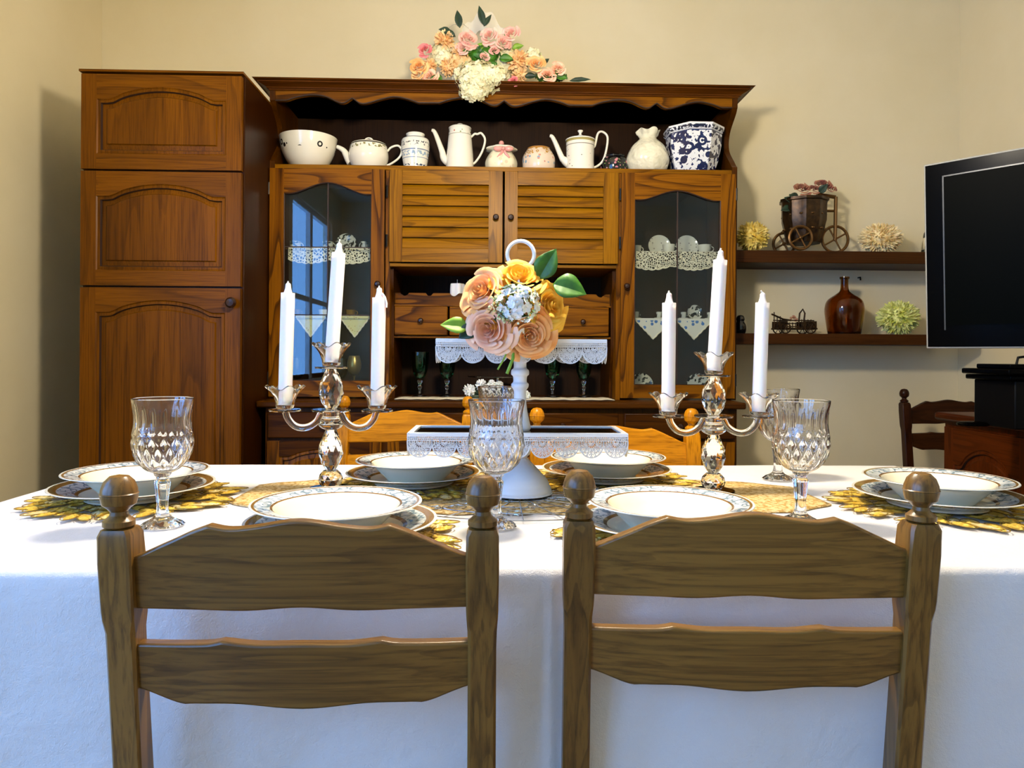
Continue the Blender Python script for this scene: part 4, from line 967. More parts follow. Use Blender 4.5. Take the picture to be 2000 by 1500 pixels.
# ------------------------------------------------------------ table, cloth, runner
TX0, TX1, TY0, TY1, TZ = -.89, 1.02, .905, 1.775, .76
tb_ = thing('dining_table', 'dining table hidden under the white tablecloth', 'table', ((TX0 + TX1) / 2, (TY0 + TY1) / 2, 0))
MB().box(TX0 + .006, TX1 - .006, TY0 + .006, TY1 - .006, TZ - .034, TZ - .004).build('tabletop', M['ch_h'], tb_)
for x in (TX0 + .06, TX1 - .06):
    for y in (TY0 + .05, TY1 - .05): MB().box(x - .03, x + .03, y - .03, y + .03, 0, TZ - .034).build('leg', M['ch_v'], tb_)
rr_ = .018; DROP = .285
def clothfn(a, b):   # a along perimeter-ish param: build as big grid sheet folded at edges
    W = TX1 - TX0; Hh = TY1 - TY0; u = -DROP + (W + 2 * DROP) * a; v = -DROP + (Hh + 2 * DROP) * b
    def fold(q, L):
        if q < 0: return 0, q
        if q > L: return L, L - q
        return q, 0
    x, dx = fold(u, W); y, dy = fold(v, Hh)
    ax, ay = -dx, -dy; drop = max(ax, ay)
    ox = oy = 0.0; wv = .0045
    wav = lambda q: (sin(q * 17) * .5 + sin(q * 7.3 + 1) * .6 + sin(q * 31 + 2) * .25)
    if ay > 0 and ay >= ax:
        sgn = -1 if v < 0 else 1; oy = sgn * (wv * wav(u) * min(1, ay / .1) * (.4 + ay * 3) + .004 * (1 - math.exp(-ay * 40)))
        if ax > 0: ox = (-1 if u < 0 else 1) * ax * .35
    elif ax > 0:
        sgn = -1 if u < 0 else 1; ox = sgn * (wv * wav(v * 1.3) * min(1, ax / .1) * (.4 + ax * 3) + .004 * (1 - math.exp(-ax * 40)))
        if ay > 0: oy = (-1 if v < 0 else 1) * ay * .12
    e = 0
    if drop <= 0:
        dist = min(x, W - x, y, Hh - y)
        if dist < rr_: e = -(rr_ - sqrt(max(0, rr_ ** 2 - (rr_ - dist) ** 2))) * .25
    nz = .0012 * noise.noise(Vector((u * 6, v * 6, 0))) if drop <= 0 else 0
    cre = math.exp(-((TX0 + x - .078) / .006) ** 2)
    if ay > 0 and ay >= ax: oy += -.0035 * cre * (-1 if v >= 0 else 1) * (1 if v < 0 else 1)
    else: e += .0015 * cre
    return Vector((TX0 + x + ox, TY0 + y + oy, TZ + e + nz - drop - (.0045 if drop > 0 else 0)))
mb = MB().grid(clothfn, 500, 160); cl_ = mb.build('tablecloth', M['cloth'], angle=80)
tag(cl_, 'long white cotton tablecloth draped over the dining table', 'tablecloth')
# two pressed creases running down the middle of the cloth drop
mb = MB()
def runfn(a, b):
    x = -.47 + 1.09 * a; w_ = .17 * (1 - abs(2 * a - 1) ** 6 * .5) * (1 + .03 * sin(a * 70)); return Vector((x, 1.39 + (b * 2 - 1) * w_ - .02 * a, TZ + .0022))
mb.grid(runfn, 90, 10); tag(mb.build('table_runner', M['runner'], solid=.002), 'champagne gold crochet runner along the middle of the table', 'table runner')
rnd = random.Random(11); mb = MB()
for k in range(95):
    a = rnd.random() * 2 * pi; q = sqrt(rnd.random()) * .17; c = Vector((.054 + cos(a) * q * 1.35, 1.35 + sin(a) * q, TZ + .0045)); r_ = rnd.uniform(.008, .02); s0 = rnd.random() * 6
    mb.tube([c + Vector((cos(s0 + i * .5) * r_ * (1 - i * .06), sin(s0 + i * .5) * r_ * (1 - i * .06), .0008 * (i % 2))) for i in range(11)], .0009, 5)
for q_ in (.05, .1, .15, .2): mb.tube([(.054 + cos(i * pi / 30) * q_ * 1.3, 1.35 + sin(i * pi / 30) * q_, TZ + .0045) for i in range(60)], .001, 5, closed=True)
for i in range(24): mb.tube([(.054 + cos(i * pi / 12) * q_ * 1.3, 1.35 + sin(i * pi / 12) * q_, TZ + .0046) for q_ in (.02, .2)], .001, 5)
tag(mb.build('silver_doily', M['silver']), 'silver wire scroll doily under the white cake stand', 'doily')

# placemats
def placemat():
    mb = MB(); rnd = random.Random(5)
    for ring, (n, r0, L, W) in enumerate(((34, .142, .05, .021), (30, .112, .048, .021), (22, .08, .046, .021), (12, .03, .05, .026))):
        for j in range(n):
            a = 2 * pi * (j + .5 * (ring % 2)) / n + rnd.uniform(-.06, .06); c = Vector((cos(a) * r0, sin(a) * r0, .002 + .0006 * (3 - ring) + rnd.uniform(0, .0008)))
            a2 = a + rnd.uniform(-1.25, 1.25); leafo = MB()
            d = Vector((cos(a2), sin(a2), 0)); sd = Vector((-sin(a2), cos(a2), 0)); LL = L * rnd.uniform(.8, 1.1); WW = W * rnd.uniform(.8, 1.2)
            def fn(u, v):
                wd = WW * .5 * sin(pi * u ** .85) * (1 + .07 * sin(u * 40)); q = v * 2 - 1
                return c + d * LL * u + sd * wd * q + Vector((0, 0, .0032 * (1 - abs(q)) * sin(pi * u) + .0006 * sin(u * 50 + abs(q) * 4)))
            mb.grid(fn, 12, 4, 0 if (j + ring) % 5 else 1)
            pts = [c + d * LL * .5 + (d * cos(t_) * LL * .54 + sd * sin(t_) * WW * .58) + Vector((0, 0, .0008)) for t_ in [2 * pi * i / 16 for i in range(16)]]
            mb.tube(pts, .00085, 4, 2, closed=True)
    return mb
PM = None; M['pearl'] = mottled('pale gold foil', '#d6bc6c', '#f3e6b4', 50, .35, .4)
plates = []
HR = .215
sets = ((269, 919, 1.335, 'left end of table'), (659, 979, 1.056, 'near side before left chair'), (1306, 985, 1.065, 'near side before right chair'), (813, 897, 1.483, 'far side left of cake stand'), (1187, 890, 1.535, 'far side right of cake stand'), (1831, 940, 1.265, 'right end of table'))
R_SOUP, R_DIN = .1225, .1375
m_soup = radial('soup plate glaze', [(0, '#f1ead0'), (.735, '#7d5a2c'), (.765, '#e3e8e8'), (.94, '#8d6c38'), (.972, '#f6f4ea')], R_SOUP, p0=.765, p1=.94)
m_din = radial('dinner plate glaze', [(0, '#efe9d4'), (.64, '#7d5a2c'), (.68, '#dfe6e8'), (.88, '#8b6a34'), (.965, '#f6f4ea')], R_DIN, p0=.68, p1=.88)
p0 = None
rngm = random.Random(2)
for (px, py, Y, lb) in sets:
    c = at(px, py, Y); loc = Vector((c.x, Y, TZ))
    tb2 = TZ + .0042
    if p0 is None:
        pm = placemat().build('placemat', [M['gold'], M['pearl'], M['gold_dk']], flat=True); pm.location = (loc.x, loc.y, TZ + .0012)
        tag(pm, 'x', 'placemat', 'gold leaf placemats')
        dpr = smoothprof([(1e-4, .003), (.07, .003), (.074, 0), (.08, .0), (.083, .004), (.1, .011), (.134, .0215), (R_DIN, .0225)], 4)
        din = MB().lathe(dpr + [(R_DIN, .0235), (.133, .0235), (.1, .0155), (.082, .0075), (.07, .006), (1e-4, .006)], (0, 0, 0), 72).build('dinner_plate', m_din)
        tag(din, 'x', 'plate', 'dinner plates')
        spr = smoothprof([(1e-4, .002), (.05, .002), (.053, 0), (.058, 0), (.062, .004), (.08, .022), (.09, .033), (.12, .0395), (R_SOUP, .040)], 4)
        sou = MB().lathe(spr + [(R_SOUP, .0412), (.119, .0412), (.092, .0365), (.088, .0345), (.078, .022), (.06, .008), (.05, .005), (1e-4, .0045)], (0, 0, 0), 72).build('soup_plate', m_soup)
        tag(sou, 'x', 'plate', 'soup plates'); p0 = (pm, din, sou)
    else:
        pm, din, sou = [q.copy() for q in p0]
        for q in (pm, din, sou): C.objects.link(q)
    pm.location = (loc.x, loc.y, TZ + .0012); pm.rotation_euler.z = rngm.random() * 6
    dy = .006 if py < 960 else -.0
    din.location = (loc.x + (.008 if px in (659,) else -.004), loc.y - .004, tb2 + .0035); sou.location = (loc.x, loc.y, tb2 + .0035 + .0066)
    pm['label'] = 'round gold leaf placemat at %s' % lb
    din['label'] = 'flat dinner plate with blue and brown border at %s' % lb
    sou['label'] = 'soup plate with blue scroll border on top, at %s' % lb

# ------------------------------------------------------------ pressed glass goblets
def wineglass_mesh(parent):
    H_ = .197; seg = 64
    outer = [(1e-4, .0), (.030, .0), (.0305, .002), (.027, .005), (.014, .012), (.0095, .02), (.0085, .035), (.0105, .055), (.012, .068), (.0095, .072), (.010, .078)]
    bowl = [(.012, .082), (.022, .086), (.032, .094), (.0395, .105), (.0435, .118), (.0445, .130), (.0435, .142), (.0415, .155), (.041, .165), (.042, .178), (.044, .192), (.0445, .1965)]
    bb = catmull(bowl, 4)
    def md(r_, z_, a, k):
        if z_ < .078: return (r_ * (1 + (.05 if z_ > .02 else .03) * cos(a * (6 if z_ > .014 else 12))), z_)
        if z_ < .142:
            q = (z_ - .084) / .0145; u = a * 16 / (2 * pi)
            p1 = abs(((u + q * .5) % 1) - .5); p2 = abs(((u - q * .5) % 1) - .5); f = min(p1, p2) * 2
            fade = min(1, (z_ - .084) / .01) * min(1, (.147 - z_) / .008); return (r_ - .0026 * (1 - f) * fade * .9 + .0006, z_)
        if z_ < .188: return (r_ - .0013 * abs(cos(a * 8)) ** .6 * sin((z_ - .142) / .046 * pi) ** .5, z_)
        return (r_, z_)
    inn = [(max(1e-4, r_ - (.0016 + .0028 * max(0, min(1, (.19 - z_) / .07)))), z_) for r_, z_ in reversed(bb)]
    inn = [p for p in inn if p[1] > .0885] + [(.02, .0905), (1e-4, .089)]
    MB().lathe(smoothprof(outer, 3) + bb, (0, 0, 0), 128, mod=md)
    mb = MB(); pr = smoothprof(outer, 3) + bb + [(.0443, .1975), (.0435, .1975)]
    mb.lathe(pr + inn, (0, 0, 0), 128, mod=lambda r_, z_, a, k: md(r_, z_, a, k) if k < len(pr) - 2 else (r_, z_))
    return mb.build('wine_glass', M['winegl'], angle=28)
wg = None
for (px, py, lb) in ((317, 1027, 'beside left end plate'), (983, 1028, 'in front of white cake stand'), (1563, 1021, 'behind right near chair'), (1519, 936, 'behind the right end candle')):
    # foot centre on the cloth
    d = CR @ Vector(((px - 1000) / 1400, (694 - py) / 1400, -1)); tt = (TZ + .002 - CP.z) / d.z; p = CP + d * tt
    if px == 983: p.x -= .012
    if wg is None: wg = wineglass_mesh(None); o = wg
    else: o = wg.copy(); C.objects.link(o)
    o.location = (p.x, p.y, TZ + .003); tag(o, 'pressed clear wine goblet %s' % lb, 'wine glass', 'wine goblets on the table'); o.rotation_euler.z = px * .37
o = wg.copy(); C.objects.link(o); o.location = (hx(972, 1.60, 765), 1.60, TZ + .003); tag(o, 'clear wine goblet behind the white cake stand column', 'wine glass', 'wine goblets on the table')

# ------------------------------------------------------------ two tier cake stand
YT = 1.36; xs = at(1015, 850, YT).x
cs = thing('tiered_cake_stand', 'white two tier cake stand with lace edged rectangular trays', 'cake stand', (xs, YT, TZ + .009), R(-.6)); cs_o = Vector(cs.location)
foot = smoothprof([(1e-4, 0), (.058, 0), (.061, .004), (.060, .010), (.056, .018), (.048, .031), (.034, .047), (.021, .060), (.0145, .067)], 4)
MB().lathe(foot + [(1e-4, .0672)], (0, 0, 0), 72, mod=lambda r_, z_, a, k: (r_ + (.0012 * (1 if cos(a * 36) > 0 else 0) if .018 < z_ < .032 else 0), z_)).build('foot', M['white_gloss'], cs, rel=False)
z1 = hz(846, 1.29, 1010) - cs_o.z; z2 = hz(662, 1.31, 1010) - cs_o.z; zr = hz(497, YT, 1021) - cs_o.z
col = smoothprof([(.0145, .0665), (.015, .069), (.020, .075), (.0215, .084), (.018, .097), (.013, z1 - .012), (.018, z1 - .003), (.021, z1 + .003), (.0185, z1 + .015), (.0135, z1 + .04), (.0115, z1 + .07), (.016, z1 + .08), (.0165, z1 + .086), (.013, z1 + .09), (.0135, z1 + .1), (.017, z1 + .104), (.0165, z1 + .112), (.012, z1 + .118), (.0135, z2 - .03), (.016, z2 - .005), (.008, z2 + .01), (.006, zr - .03)], 4)
MB().lathe(col, (0, 0, 0), 32).build('column', M['white_gloss'], cs, rel=False)
MB().tube([(cos(2 * pi * i / 36) * .0255, 0, zr + sin(2 * pi * i / 36) * .0255) for i in range(36)], .0038, 10, closed=True).build('ring_handle', M['white_gloss'], cs, rel=False)
def lace_side(mb, p0, p1, z, n, hgt=.043):
    """pierced scalloped edge from p0 to p1 hanging below z"""
    p0, p1 = Vector(p0), Vector(p1); d = (p1 - p0); L = d.length; d.normalize(); nn = Vector((-d.y, d.x, 0)); w_ = L / n
    def P(x, h_, k=0.0): q = p0 + d * x + nn * k; return (q.x, q.y, z - h_)
    def bar(xa, ha, xb, hb, t=.0011):
        v = Vector((xb - xa, hb - ha)); l = v.length
        if l < 1e-6: return
        v /= l; s_ = Vector((-v.y, v.x)) * t * .5; vs = []
        for k in (-.0006, .0006):
            for (x, h_) in ((xa + s_.x, ha + s_.y), (xb + s_.x, hb + s_.y), (xb - s_.x, hb - s_.y), (xa - s_.x, ha - s_.y)): vs.append(P(x, h_, k))
        mb.add(vs, [(0, 1, 2, 3), (7, 6, 5, 4), (0, 4, 5, 1), (1, 5, 6, 2), (2, 6, 7, 3), (3, 7, 4, 0)])
    bar(0, .003, L, .003, .006); bar(0, .0085, L, .0085, .0016); bar(0, .0125, L, .0125, .0016)
    for k in range(int(L / .0035)): bar(k * .0035, .006, k * .0035, .0085, .0012); bar(k * .0035, .0085, k * .0035 + .00175, .0125, .0012)
    h0 = .0135; RR = hgt - h0
    for k in range(n):
        cx = w_ * (k + .5); a_ = w_ * .5
        for f, t in ((1.0, .0022), (.8, .0011), (.6, .0011), (.42, .0011), (.24, .0012)):
            pr = None
            for i in range(17):
                th_ = pi * i / 16; q = (cx + cos(th_) * a_ * f, h0 + sin(th_) ** .8 * RR * f)
                if pr: bar(pr[0], pr[1], q[0], q[1], t)
                pr = q
        for i in range(1, 16):
            th_ = pi * i / 16
            def Q(f, dth=0): return (cx + cos(th_ + dth) * a_ * f, h0 + sin(max(0, min(pi, th_ + dth))) ** .8 * RR * f)
            a, b_ = Q(.1), Q(1.0)
            if i % 2 == 0: bar(*a, *b_, .0011)
            for (fa, fb, dd) in ((.42, .6, .1), (.6, .8, -.1), (.8, 1.0, .1), (.42, .6, -.1), (.6, .8, .1), (.8, 1., -.1)): bar(*Q(fa), *Q(fb, dd), .0008)
        # fillers between scallops
        for sx in (-1, 1): bar(cx + sx * a_, h0, cx + sx * a_ * .97, h0 + .006, .0022)
def tray(z, wx, wy, nx, ny, cxo=0.0, name='tray'):
    xa, xb, ya, yb = cxo - wx / 2, cxo + wx / 2, -wy / 2, wy / 2; f = .010
    mb = MB(); mb.box(xa, xb, ya, ya + f, z - .004, z).box(xa, xb, yb - f, yb, z - .004, z).box(xa, xa + f, ya + f, yb - f, z - .004, z).box(xb - f, xb, ya + f, yb - f, z - .004, z)
    for a, b_, n in (((xa, ya, 0), (xb, ya, 0), nx), ((xb, ya, 0), (xb, yb, 0), ny), ((xb, yb, 0), (xa, yb, 0), nx), ((xa, yb, 0), (xa, ya, 0), ny)): lace_side(mb, a, b_, z - .001, n)
    ob = mb.build(name, M['white_gloss'], cs, rel=False, flat=True)
    MB().box(xa + f, xb - f, ya + f, yb - f, z - .005, z - .002).build('glass_inlay', M['mirror_dk'], ob, rel=False)
    return ob
xo1 = (hx(796, 1.29, 850) + hx(1227, 1.29, 850)) / 2 - xs; xo2 = (hx(852, 1.305, 680) + hx(1185, 1.305, 680)) / 2 - xs
M['green_inlay'] = None
tray(z1, hx(1227, 1.29, 850) - hx(796, 1.29, 850), .14, 9, 3, xo1, 'lower_tray')
tray(z2, hx(1185, 1.305, 680) - hx(852, 1.305, 680), .115, 7, 3, xo2, 'upper_tray')

# rose posy leaning on the upper tray
YP = 1.262
bq = thing('rose_bouquet', 'yellow and peach rose bouquet resting on the upper cake stand tray', 'bouquet', (hx(1003, YP, 600), YP, cs_o.z + z2)); 
def B(px, py, dy=0): return at(px, py, YP + dy)
sb = YP / 1400
for i, (px, py, r_, n_, mm, dy) in enumerate(((1015, 545, 53, (.1, -.75, .75), 'r_yel', .015), (945, 572, 53, (-.6, -.8, .35), 'r_peach', .012), (956, 640, 54, (-.4, -1, -.2), 'r_pink', 0), (1032, 652, 54, (.15, -1, -.3), 'r_oran', 0), (1070, 598, 50, (.75, -.8, .1), 'r_yel', .015))):
    rose(MB(), B(px, py, dy), r_ * sb * 1.12, n_, 200 + i, rings=6, n0=3).build('rose_head', M[mm], bq)
mb = MB(); cluster(mb, B(1008, 592, -.024), (44 * sb, .018, 34 * sb), 75, .0095, 9, face=(0, -1, .1), npet=5, core=False); mb.build('small_white_blossoms', M['f_white'], bq, flat=True)
mb = MB(); rnd = random.Random(8)
for k in range(110):
    a = rnd.random() * 6.28; q = sqrt(rnd.random()); mb.ball(B(1005 + cos(a) * q * 50, 595 + sin(a) * q * 38, -.035 + rnd.uniform(-.008, .012)), rnd.uniform(.0012, .0026), seg=6, rings=4)
mb.build('buds', petalmat('pale lime buds', '#b9c56a', '#f0f2d8'), bq)
mb = MB()
for k in range(90):
    a = rnd.random() * 6.28; q = sqrt(rnd.random()); p = B(1005 + cos(a) * q * 46, 595 + sin(a) * q * 36, -.028)
    mb.tube([p, p + Vector((rnd.uniform(-.012, .012), rnd.uniform(-.008, .0), rnd.uniform(-.012, .012)))], .0006, 4)
mb.build('sprigs', M['leaf_g'], bq); MB().ball(B(1005, 598, .012), 1, sc=(52 * sb, .025, 45 * sb)).build('bouquet_core', M['leaf_g'], bq)
for (px, py, dx, dz, L, W, mm) in ((1052, 545, .55, 1.0, .062, .042, 'leaf_g'), (1080, 555, 1.0, -.25, .062, .05, 'leaf_g'), (915, 640, -1, .15, .05, .032, 'leaf_l'), (928, 640, -.8, -.5, .035, .03, 'leaf_d')):
    leaf(MB(), B(px, py, .02), (dx, -.25, dz), (.1, -1, .4), L, W, bend=.15, n=12).build('leaf', M[mm], bq, solid=.0008)
for k, (px, dx) in enumerate(((990, -.012), (985, .004))):
    MB().tube([B(1003, 660, .025), B(px + 12, 700, -.004), B(px, 730, -.004)] if k == 0 else [B(1000, 660, .025), B(985, 700, -.006), B(972, 722, -.006)], .0028 if k == 0 else .0015, 8).build('stem', M['leaf_l'], bq)

# ------------------------------------------------------------ candelabra
def faceted(mb, prof, n, c=(0, 0, 0)):
    L = []
    for k, (r_, z_) in enumerate(prof):
        off = .5 * (k % 2); L.append([(c[0] + r_ * cos(2 * pi * (i + off) / n), c[1] + r_ * sin(2 * pi * (i + off) / n), c[2] + z_) for i in range(n)])
    o = len(mb.v)
    for l in L: mb.v.extend(l)
    for k in range(len(L) - 1):
        for i in range(n):
            j = (i + 1) % n; a, b_ = o + k * n + i, o + k * n + j; c_, d = o + (k + 1) * n + i, o + (k + 1) * n + j
            if k % 2 == 0: mb.f += [(a, b_, c_), (b_, d, c_)]
            else: mb.f += [(a, b_, d), (a, d, c_)]
            mb.m += [0, 0]
    mb.f += [tuple(o + i for i in range(n - 1, -1, -1)), tuple(o + (len(L) - 1) * n + i for i in range(n))]; mb.m += [0, 0]
    return mb
def flowercup(c):
    mb = MB(); out = catmull([(.012, 0), (.017, .003), (.019, .014), (.024, .026), (.0365, .040)], 5); inn = [(r_ - .0048, z_ + .0012) for r_, z_ in reversed(out) if z_ > .006] + [(1e-4, .007)]
    def md(r_, z_, a, k):
        f = max(0, (z_ - .012) / .028); w_ = cos(a * 6); return (r_ * (1 + .10 * w_ * f), z_ + .004 * w_ * f * f)
    mb.lathe([(1e-4, 0)] + out + inn, c, 60, mod=md); return mb
def candelabrum(label, loc):
    t = thing('candelabrum', label, 'candelabrum', loc); o = (0, 0, 0)
    MB().lathe([(1e-4, 0), (.041, 0), (.042, .002), (.041, .004), (1e-4, .004)], o, 48).build('base_disc', M['mirror_dk'], t, rel=False)
    faceted(MB(), [(.014, .0042), (.021, .011), (.0245, .02), (.021, .029), (.014, .036)], 10).build('base_crystal', M['crystal'], t, rel=False, flat=True)
    faceted(MB(), [(.009, .0365), (.018, .05), (.0245, .067), (.0225, .084), (.016, .1), (.011, .1125)], 10).build('crystal_drop', M['crystal'], t, rel=False, flat=True)
    MB().lathe(smoothprof([(1e-4, .113), (.013, .113), (.023, .119), (.024, .125), (.016, .135), (.015, .1455), (1e-4, .146)]), o, 40).build('crystal_collar', M['crystal'], t, rel=False)
    MB().lathe([(1e-4, .1465), (.0365, .1465), (.0375, .1485), (.0365, .1505), (1e-4, .1505)], o, 48).build('arm_disc', M['crystal'], t, rel=False)
    faceted(MB(), [(.011, .151), (.019, .164), (.0245, .18), (.0225, .196), (.016, .213), (.011, .2255)], 10).build('crystal_drop', M['crystal'], t, rel=False, flat=True)
    def disc(c, r_=.0305): return MB().lathe([(1e-4, 0), (r_, 0), (r_ + .001, .0018), (r_, .0035), (1e-4, .0035)], c, 40)
    disc((0, 0, .2265)).build('top_disc', M['crystal'], t, rel=False)
    flowercup((0, 0, .2305)).build('candle_cup', M['crystal'], t, rel=False)
    for sx in (-1, 1):
        pts = [(sx * .019, 0, .143), (sx * .027, 0, .129), (sx * .04, 0, .119), (sx * .056, 0, .1155), (sx * .072, 0, .120), (sx * .084, 0, .133), (sx * .089, 0, .1455)]
        cp_ = catmull([(p[0], p[2]) for p in pts], 4)
        MB().tube([(x, 0, z) for x, z in cp_], .0068, 14).build('arm', M['crystal'], t, rel=False)
        disc((sx * .09, 0, .1465)).build('drip_disc', M['crystal'], t, rel=False)
        flowercup((sx * .09, 0, .1505)).build('candle_cup', M['crystal'], t, rel=False)
    return t
ca = candelabrum('crystal three candle candelabrum on right, before the wall shelves', (hx(1393, 1.40, 900), 1.40, TZ + .004))
cb = dup(ca, (hx(646, 1.42, 900), 1.42, TZ + .004), label='crystal three candle candelabrum on left, before left glazed door', scale=(1, 1, 1.05))
ca['group'] = cb['group'] = 'crystal candelabra'
def candle(label, base, tip, wickbend=0, drip=False):
    base = Vector(base); tip = Vector(tip); L = (tip - base).length; r_ = .0132
    t = thing('candle', label, 'candle', base, 0, 'white dinner candles'); d = (tip - base).normalized(); q = Vector((0, 0, 1)).rotation_difference(d)
    t.rotation_mode = 'QUATERNION'; t.rotation_quaternion = q
    MB().lathe(smoothprof([(1e-4, 0), (r_ * .92, 0), (r_ * .97, .004), (r_, .03), (r_ * 1.01, L - .033), (r_ * .98, L - .031), (r_ * .62, L - .02), (r_ * .42, L - .01), (r_ * .36, L - .003), (1e-4, L)], 4), (0, 0, 0), 28).build('wax', M['candle'], t, rel=False)
    MB().tube([(0, 0, L - .006), (-.001, 0, L), (-.004 * wickbend, 0, L + .003)], .0016, 6).build('wick', M['wick'], t, rel=False)
    if drip: MB().tube([(.006, -.004, L - .012), (.012, -.005, L - .02), (.0155, -.004, L - .032), (.015, -.004, L - .04)], .002, 8).build('wax_drip', M['candle'], t, rel=False)
    return t
def holder(root, sx, top):
    s_ = root.scale.z; return Vector(root.location) + Vector((sx * .09, 0, (.2385 if top else .1585) * s_))
for root, Y, items in ((cb, 1.42, ((-1, 0, 563, 552, 'left', 0), (0, 1, 663, 474, 'tall middle', 0), (1, 0, 741, 561, 'right', 1))), (ca, 1.40, ((-1, 0, 1307, 571, 'left', 0), (0, 1, 1408, 488, 'tall middle', 0), (1, 0, 1490, 571, 'right', 0)))):
    for (sx, top, px, py, nm, dr_) in items:
        candle('white %s candle in the %s crystal candelabrum' % (nm, 'left' if root is cb else 'right'), holder(root, sx, top), at(px, py, Y), 1 if px == 1490 else 0, bool(dr_))

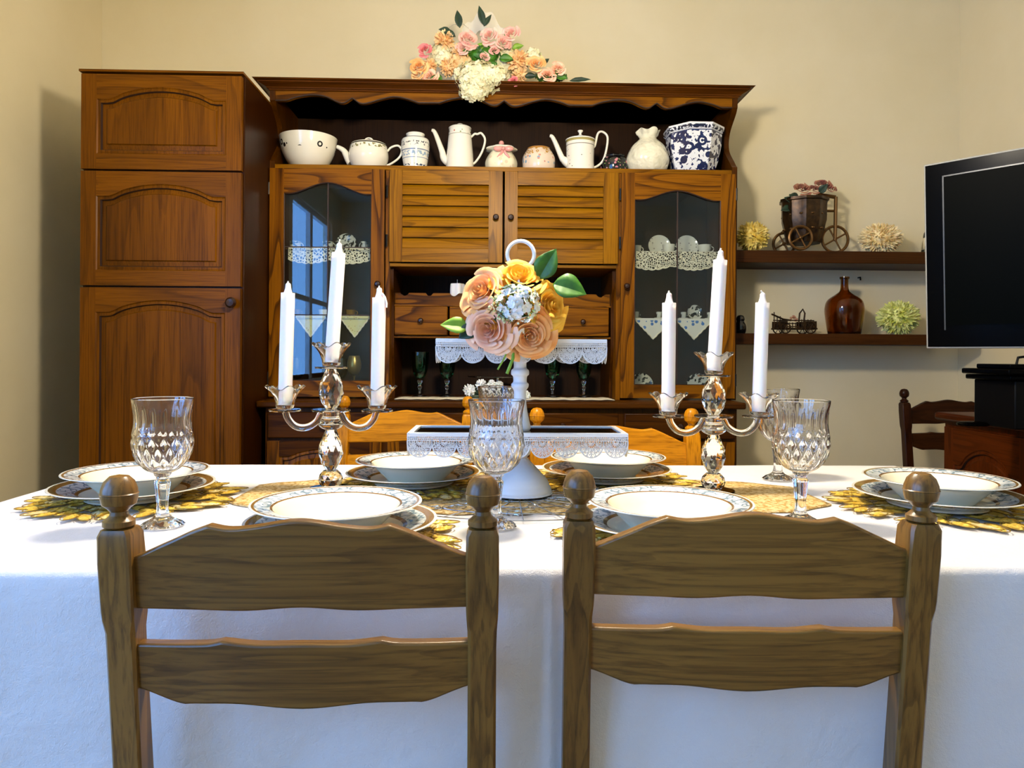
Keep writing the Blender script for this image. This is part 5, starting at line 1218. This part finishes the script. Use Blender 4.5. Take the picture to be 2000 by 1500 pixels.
# ------------------------------------------------------------ chairs
def chair_mesh(mh, mv, root):
    """local frame: x across, the back leans towards -y, seat towards +y; post centre at seat level at y=0"""
    W = .2
    def yb(z): return -.12 * max(0, z - .45) if z > .45 else -.10 * (.45 - z) * .5
    def sq(z, hw, ch=.005, sx=0, yo=0):
        x, y = sx, yb(z) + yo; a = hw; c_ = ch
        return [(x + dx, y + dy, z) for dx, dy in ((-a + c_, -a), (a - c_, -a), (a, -a + c_), (a, a - c_), (a - c_, a), (-a + c_, a), (-a, a - c_), (-a, -a + c_))]
    for sx in (-W, W):
        mb = MB(); L = [sq(z, hw, ch, sx) for z, hw, ch in ((0, .013, .002), (.2, .016, .003), (.44, .0165, .003), (.70, .016, .003), (.72, .0165, .004), (.735, .0175, .002), (.745, .018, .002), (.80, .0185, .002), (.830, .018, .003), (.837, .0155, .004), (.8385, .012, .005))]
        mb.loft(L, cap0=True, cap1=True)
        f = [(.012, .834), (.0165, .8365), (.0165, .842), (.013, .8445), (.0095, .848), (.009, .852), (.012, .8555), (.0175, .860), (.0192, .868), (.0192, .8705), (.0200, .8715), (.0190, .8725), (.0185, .877), (.0155, .885), (.010, .8905), (1e-4, .8925)]
        yo = yb(.86); mb.lathe([(r_, z_ + .004) for r_, z_ in f], (sx, yo, 0), 28)
        mb.build('post', mv, root, rel=False, angle=30)
    def slat(top, bot, name):
        tc, bc = catmull(top, 5), catmull(bot, 5); xs_ = sorted(set([round(-.19 + .38 * i / 72, 5) for i in range(73)] + [round(p[0], 5) for p in top]))
        T = [(x, interp(tc, x)) for x in xs_]; Bq = [(x, interp(bc, x)) for x in xs_]; mb = MB()
        vs = []; th_ = .009
        for (t_, b_) in zip(T, Bq):
            bow = .022 * ((t_[0] / .19) ** 2 - 1) * 1.0; yt = yb(t_[1]) - bow * 0 + (-.012) * (1 - (t_[0] / .19) ** 2) ; ybm = yb(b_[1]) + (-.012) * (1 - (t_[0] / .19) ** 2)
            vs += [(t_[0], yt - th_, t_[1] - .003), (b_[0], ybm - th_, b_[1] + .002), (b_[0], ybm + th_, b_[1] + .002), (t_[0], yt + th_, t_[1] - .003), ]
        n = len(T); fs = [(0, 1, 2, 3), tuple(4 * (n - 1) + k for k in (3, 2, 1, 0))]
        for i in range(n - 1):
            a = 4 * i; b2 = a + 4
            for k in range(4): fs.append((a + k, b2 + k, b2 + (k + 1) % 4, a + (k + 1) % 4))
        mb.add(vs, fs); return mb.build(name, mh, root, rel=False, angle=40, bevel=.003)
    s1 = [(-.19, .8075), (-.15, .824), (-.12, .838), (-.098, .8465, 1), (-.075, .843), (-.045, .846), (0, .8525), (.045, .846), (.075, .843), (.098, .8465, 1), (.12, .838), (.15, .824), (.19, .8075)]
    b1 = [(-.19, 0.7445), (-.12, 0.7450), (-.06, 0.7445), (0, 0.7485), (.06, 0.7445), (.12, 0.7450), (.19, 0.7445)]
    slat(s1, b1, 'crest_slat')
    s2 = [(-.19, 0.7090), (-.11, 0.7110), (-.088, 0.7145, 1), (-.05, 0.7110), (0, 0.7115), (.05, 0.7110), (.088, 0.7145, 1), (.11, 0.7110), (.19, 0.7090)]
    b2_ = [(-.19, 0.6520), (-.14, 0.6355), (-.12, 0.6350), (-.07, 0.6355), (0, 0.6300), (.07, 0.6355), (.12, 0.6350), (.14, 0.6355), (.19, 0.6520)]
    slat(s2, b2_, 'lower_slat')
    mb = MB(); mb.prism([(-.195, .0), (.195, .0), (.215, .38), (-.215, .38)], 'z', .435, .452); mb.build('seat', M['straw'], root, rel=False, bevel=.006)
    mb = MB(); mb.box(-.19, .19, -.008, .008, .395, .435); mb.box(-.2, .2, .36, .376, .395, .435)
    for sx in (-1, 1): mb.prism([(sx * .2 - .008, 0), (sx * .2 + .008, 0), (sx * .21 + .008, .37), (sx * .21 - .008, .37)], 'z', .395, .434)
    mb.build('seat_frame', mh, root, rel=False)
    for sx in (-1, 1):
        mb = MB(); mb.loft([[(sx * .205 + dx * w_, .365 + dy * w_, z) for dx, dy in ((-1, -1), (1, -1), (1, 1), (-1, 1))] for z, w_ in ((0, .013), (.3, .018), (.434, .019))], cap0=True, cap1=True); mb.build('front_leg', mv, root, rel=False, bevel=.003)
        MB().tube([(sx * .205, .0, .2), (sx * .205, .365, .2)], .009).build('stretcher', mh, root, rel=False)
    MB().tube([(-.205, .365, .25), (.205, .365, .25)], .009).build('stretcher', mh, root, rel=False)
def chair(label, loc, rz, mh, mv):
    t = thing('dining_chair', label, 'chair', loc, rz, 'ladder back dining chairs'); chair_mesh(M[mh], M[mv], t); return t
# finial centre offset at z~.87: y=-.061
def place(pxl, pyl, Yl, pxr, Yr, label, facing, mh, mv, src=None):
    a = at(pxl, pyl, Yl); b_ = at(pxr, pyl, Yr); c = (a + b_) / 2; ang = math.atan2(b_.y - a.y, b_.x - a.x) if facing > 0 else math.atan2(a.y - b_.y, a.x - b_.x)
    n = Vector((-sin(ang), cos(ang), 0)); loc = Vector((c.x, c.y, 0)) + n * .0504
    if src is None: return chair(label, loc, ang, mh, mv)
    return dup(src, loc, ang, label=label)
c1 = place(237, 955, .800, 938, .800, 'shade-toned dark ladder back chair, near left, back to the viewer', 1, 'ch_h', 'ch_v')
c2 = place(1132, 955, .842, 1800, .824, 'shade-toned dark ladder back chair, near right, back to the viewer', 1, 'ch_h', 'ch_v', c1)
c3 = place(672, 790, 2.34, 915, 2.34, 'lamplit-toned ladder back chair across table, before dresser at left', -1, 'chl_h', 'chl_v')
c4 = place(1042, 812, 1.84, 1357, 1.84, 'lamplit-toned ladder back chair across table, right of the cake stand', -1, 'chl_h', 'chl_v', c3)
c5 = place(1767, 770, 3.04, 1942, 3.04, 'dark ladder back chair against back wall beside media cabinet', -1, 'chd_h', 'chd_v')
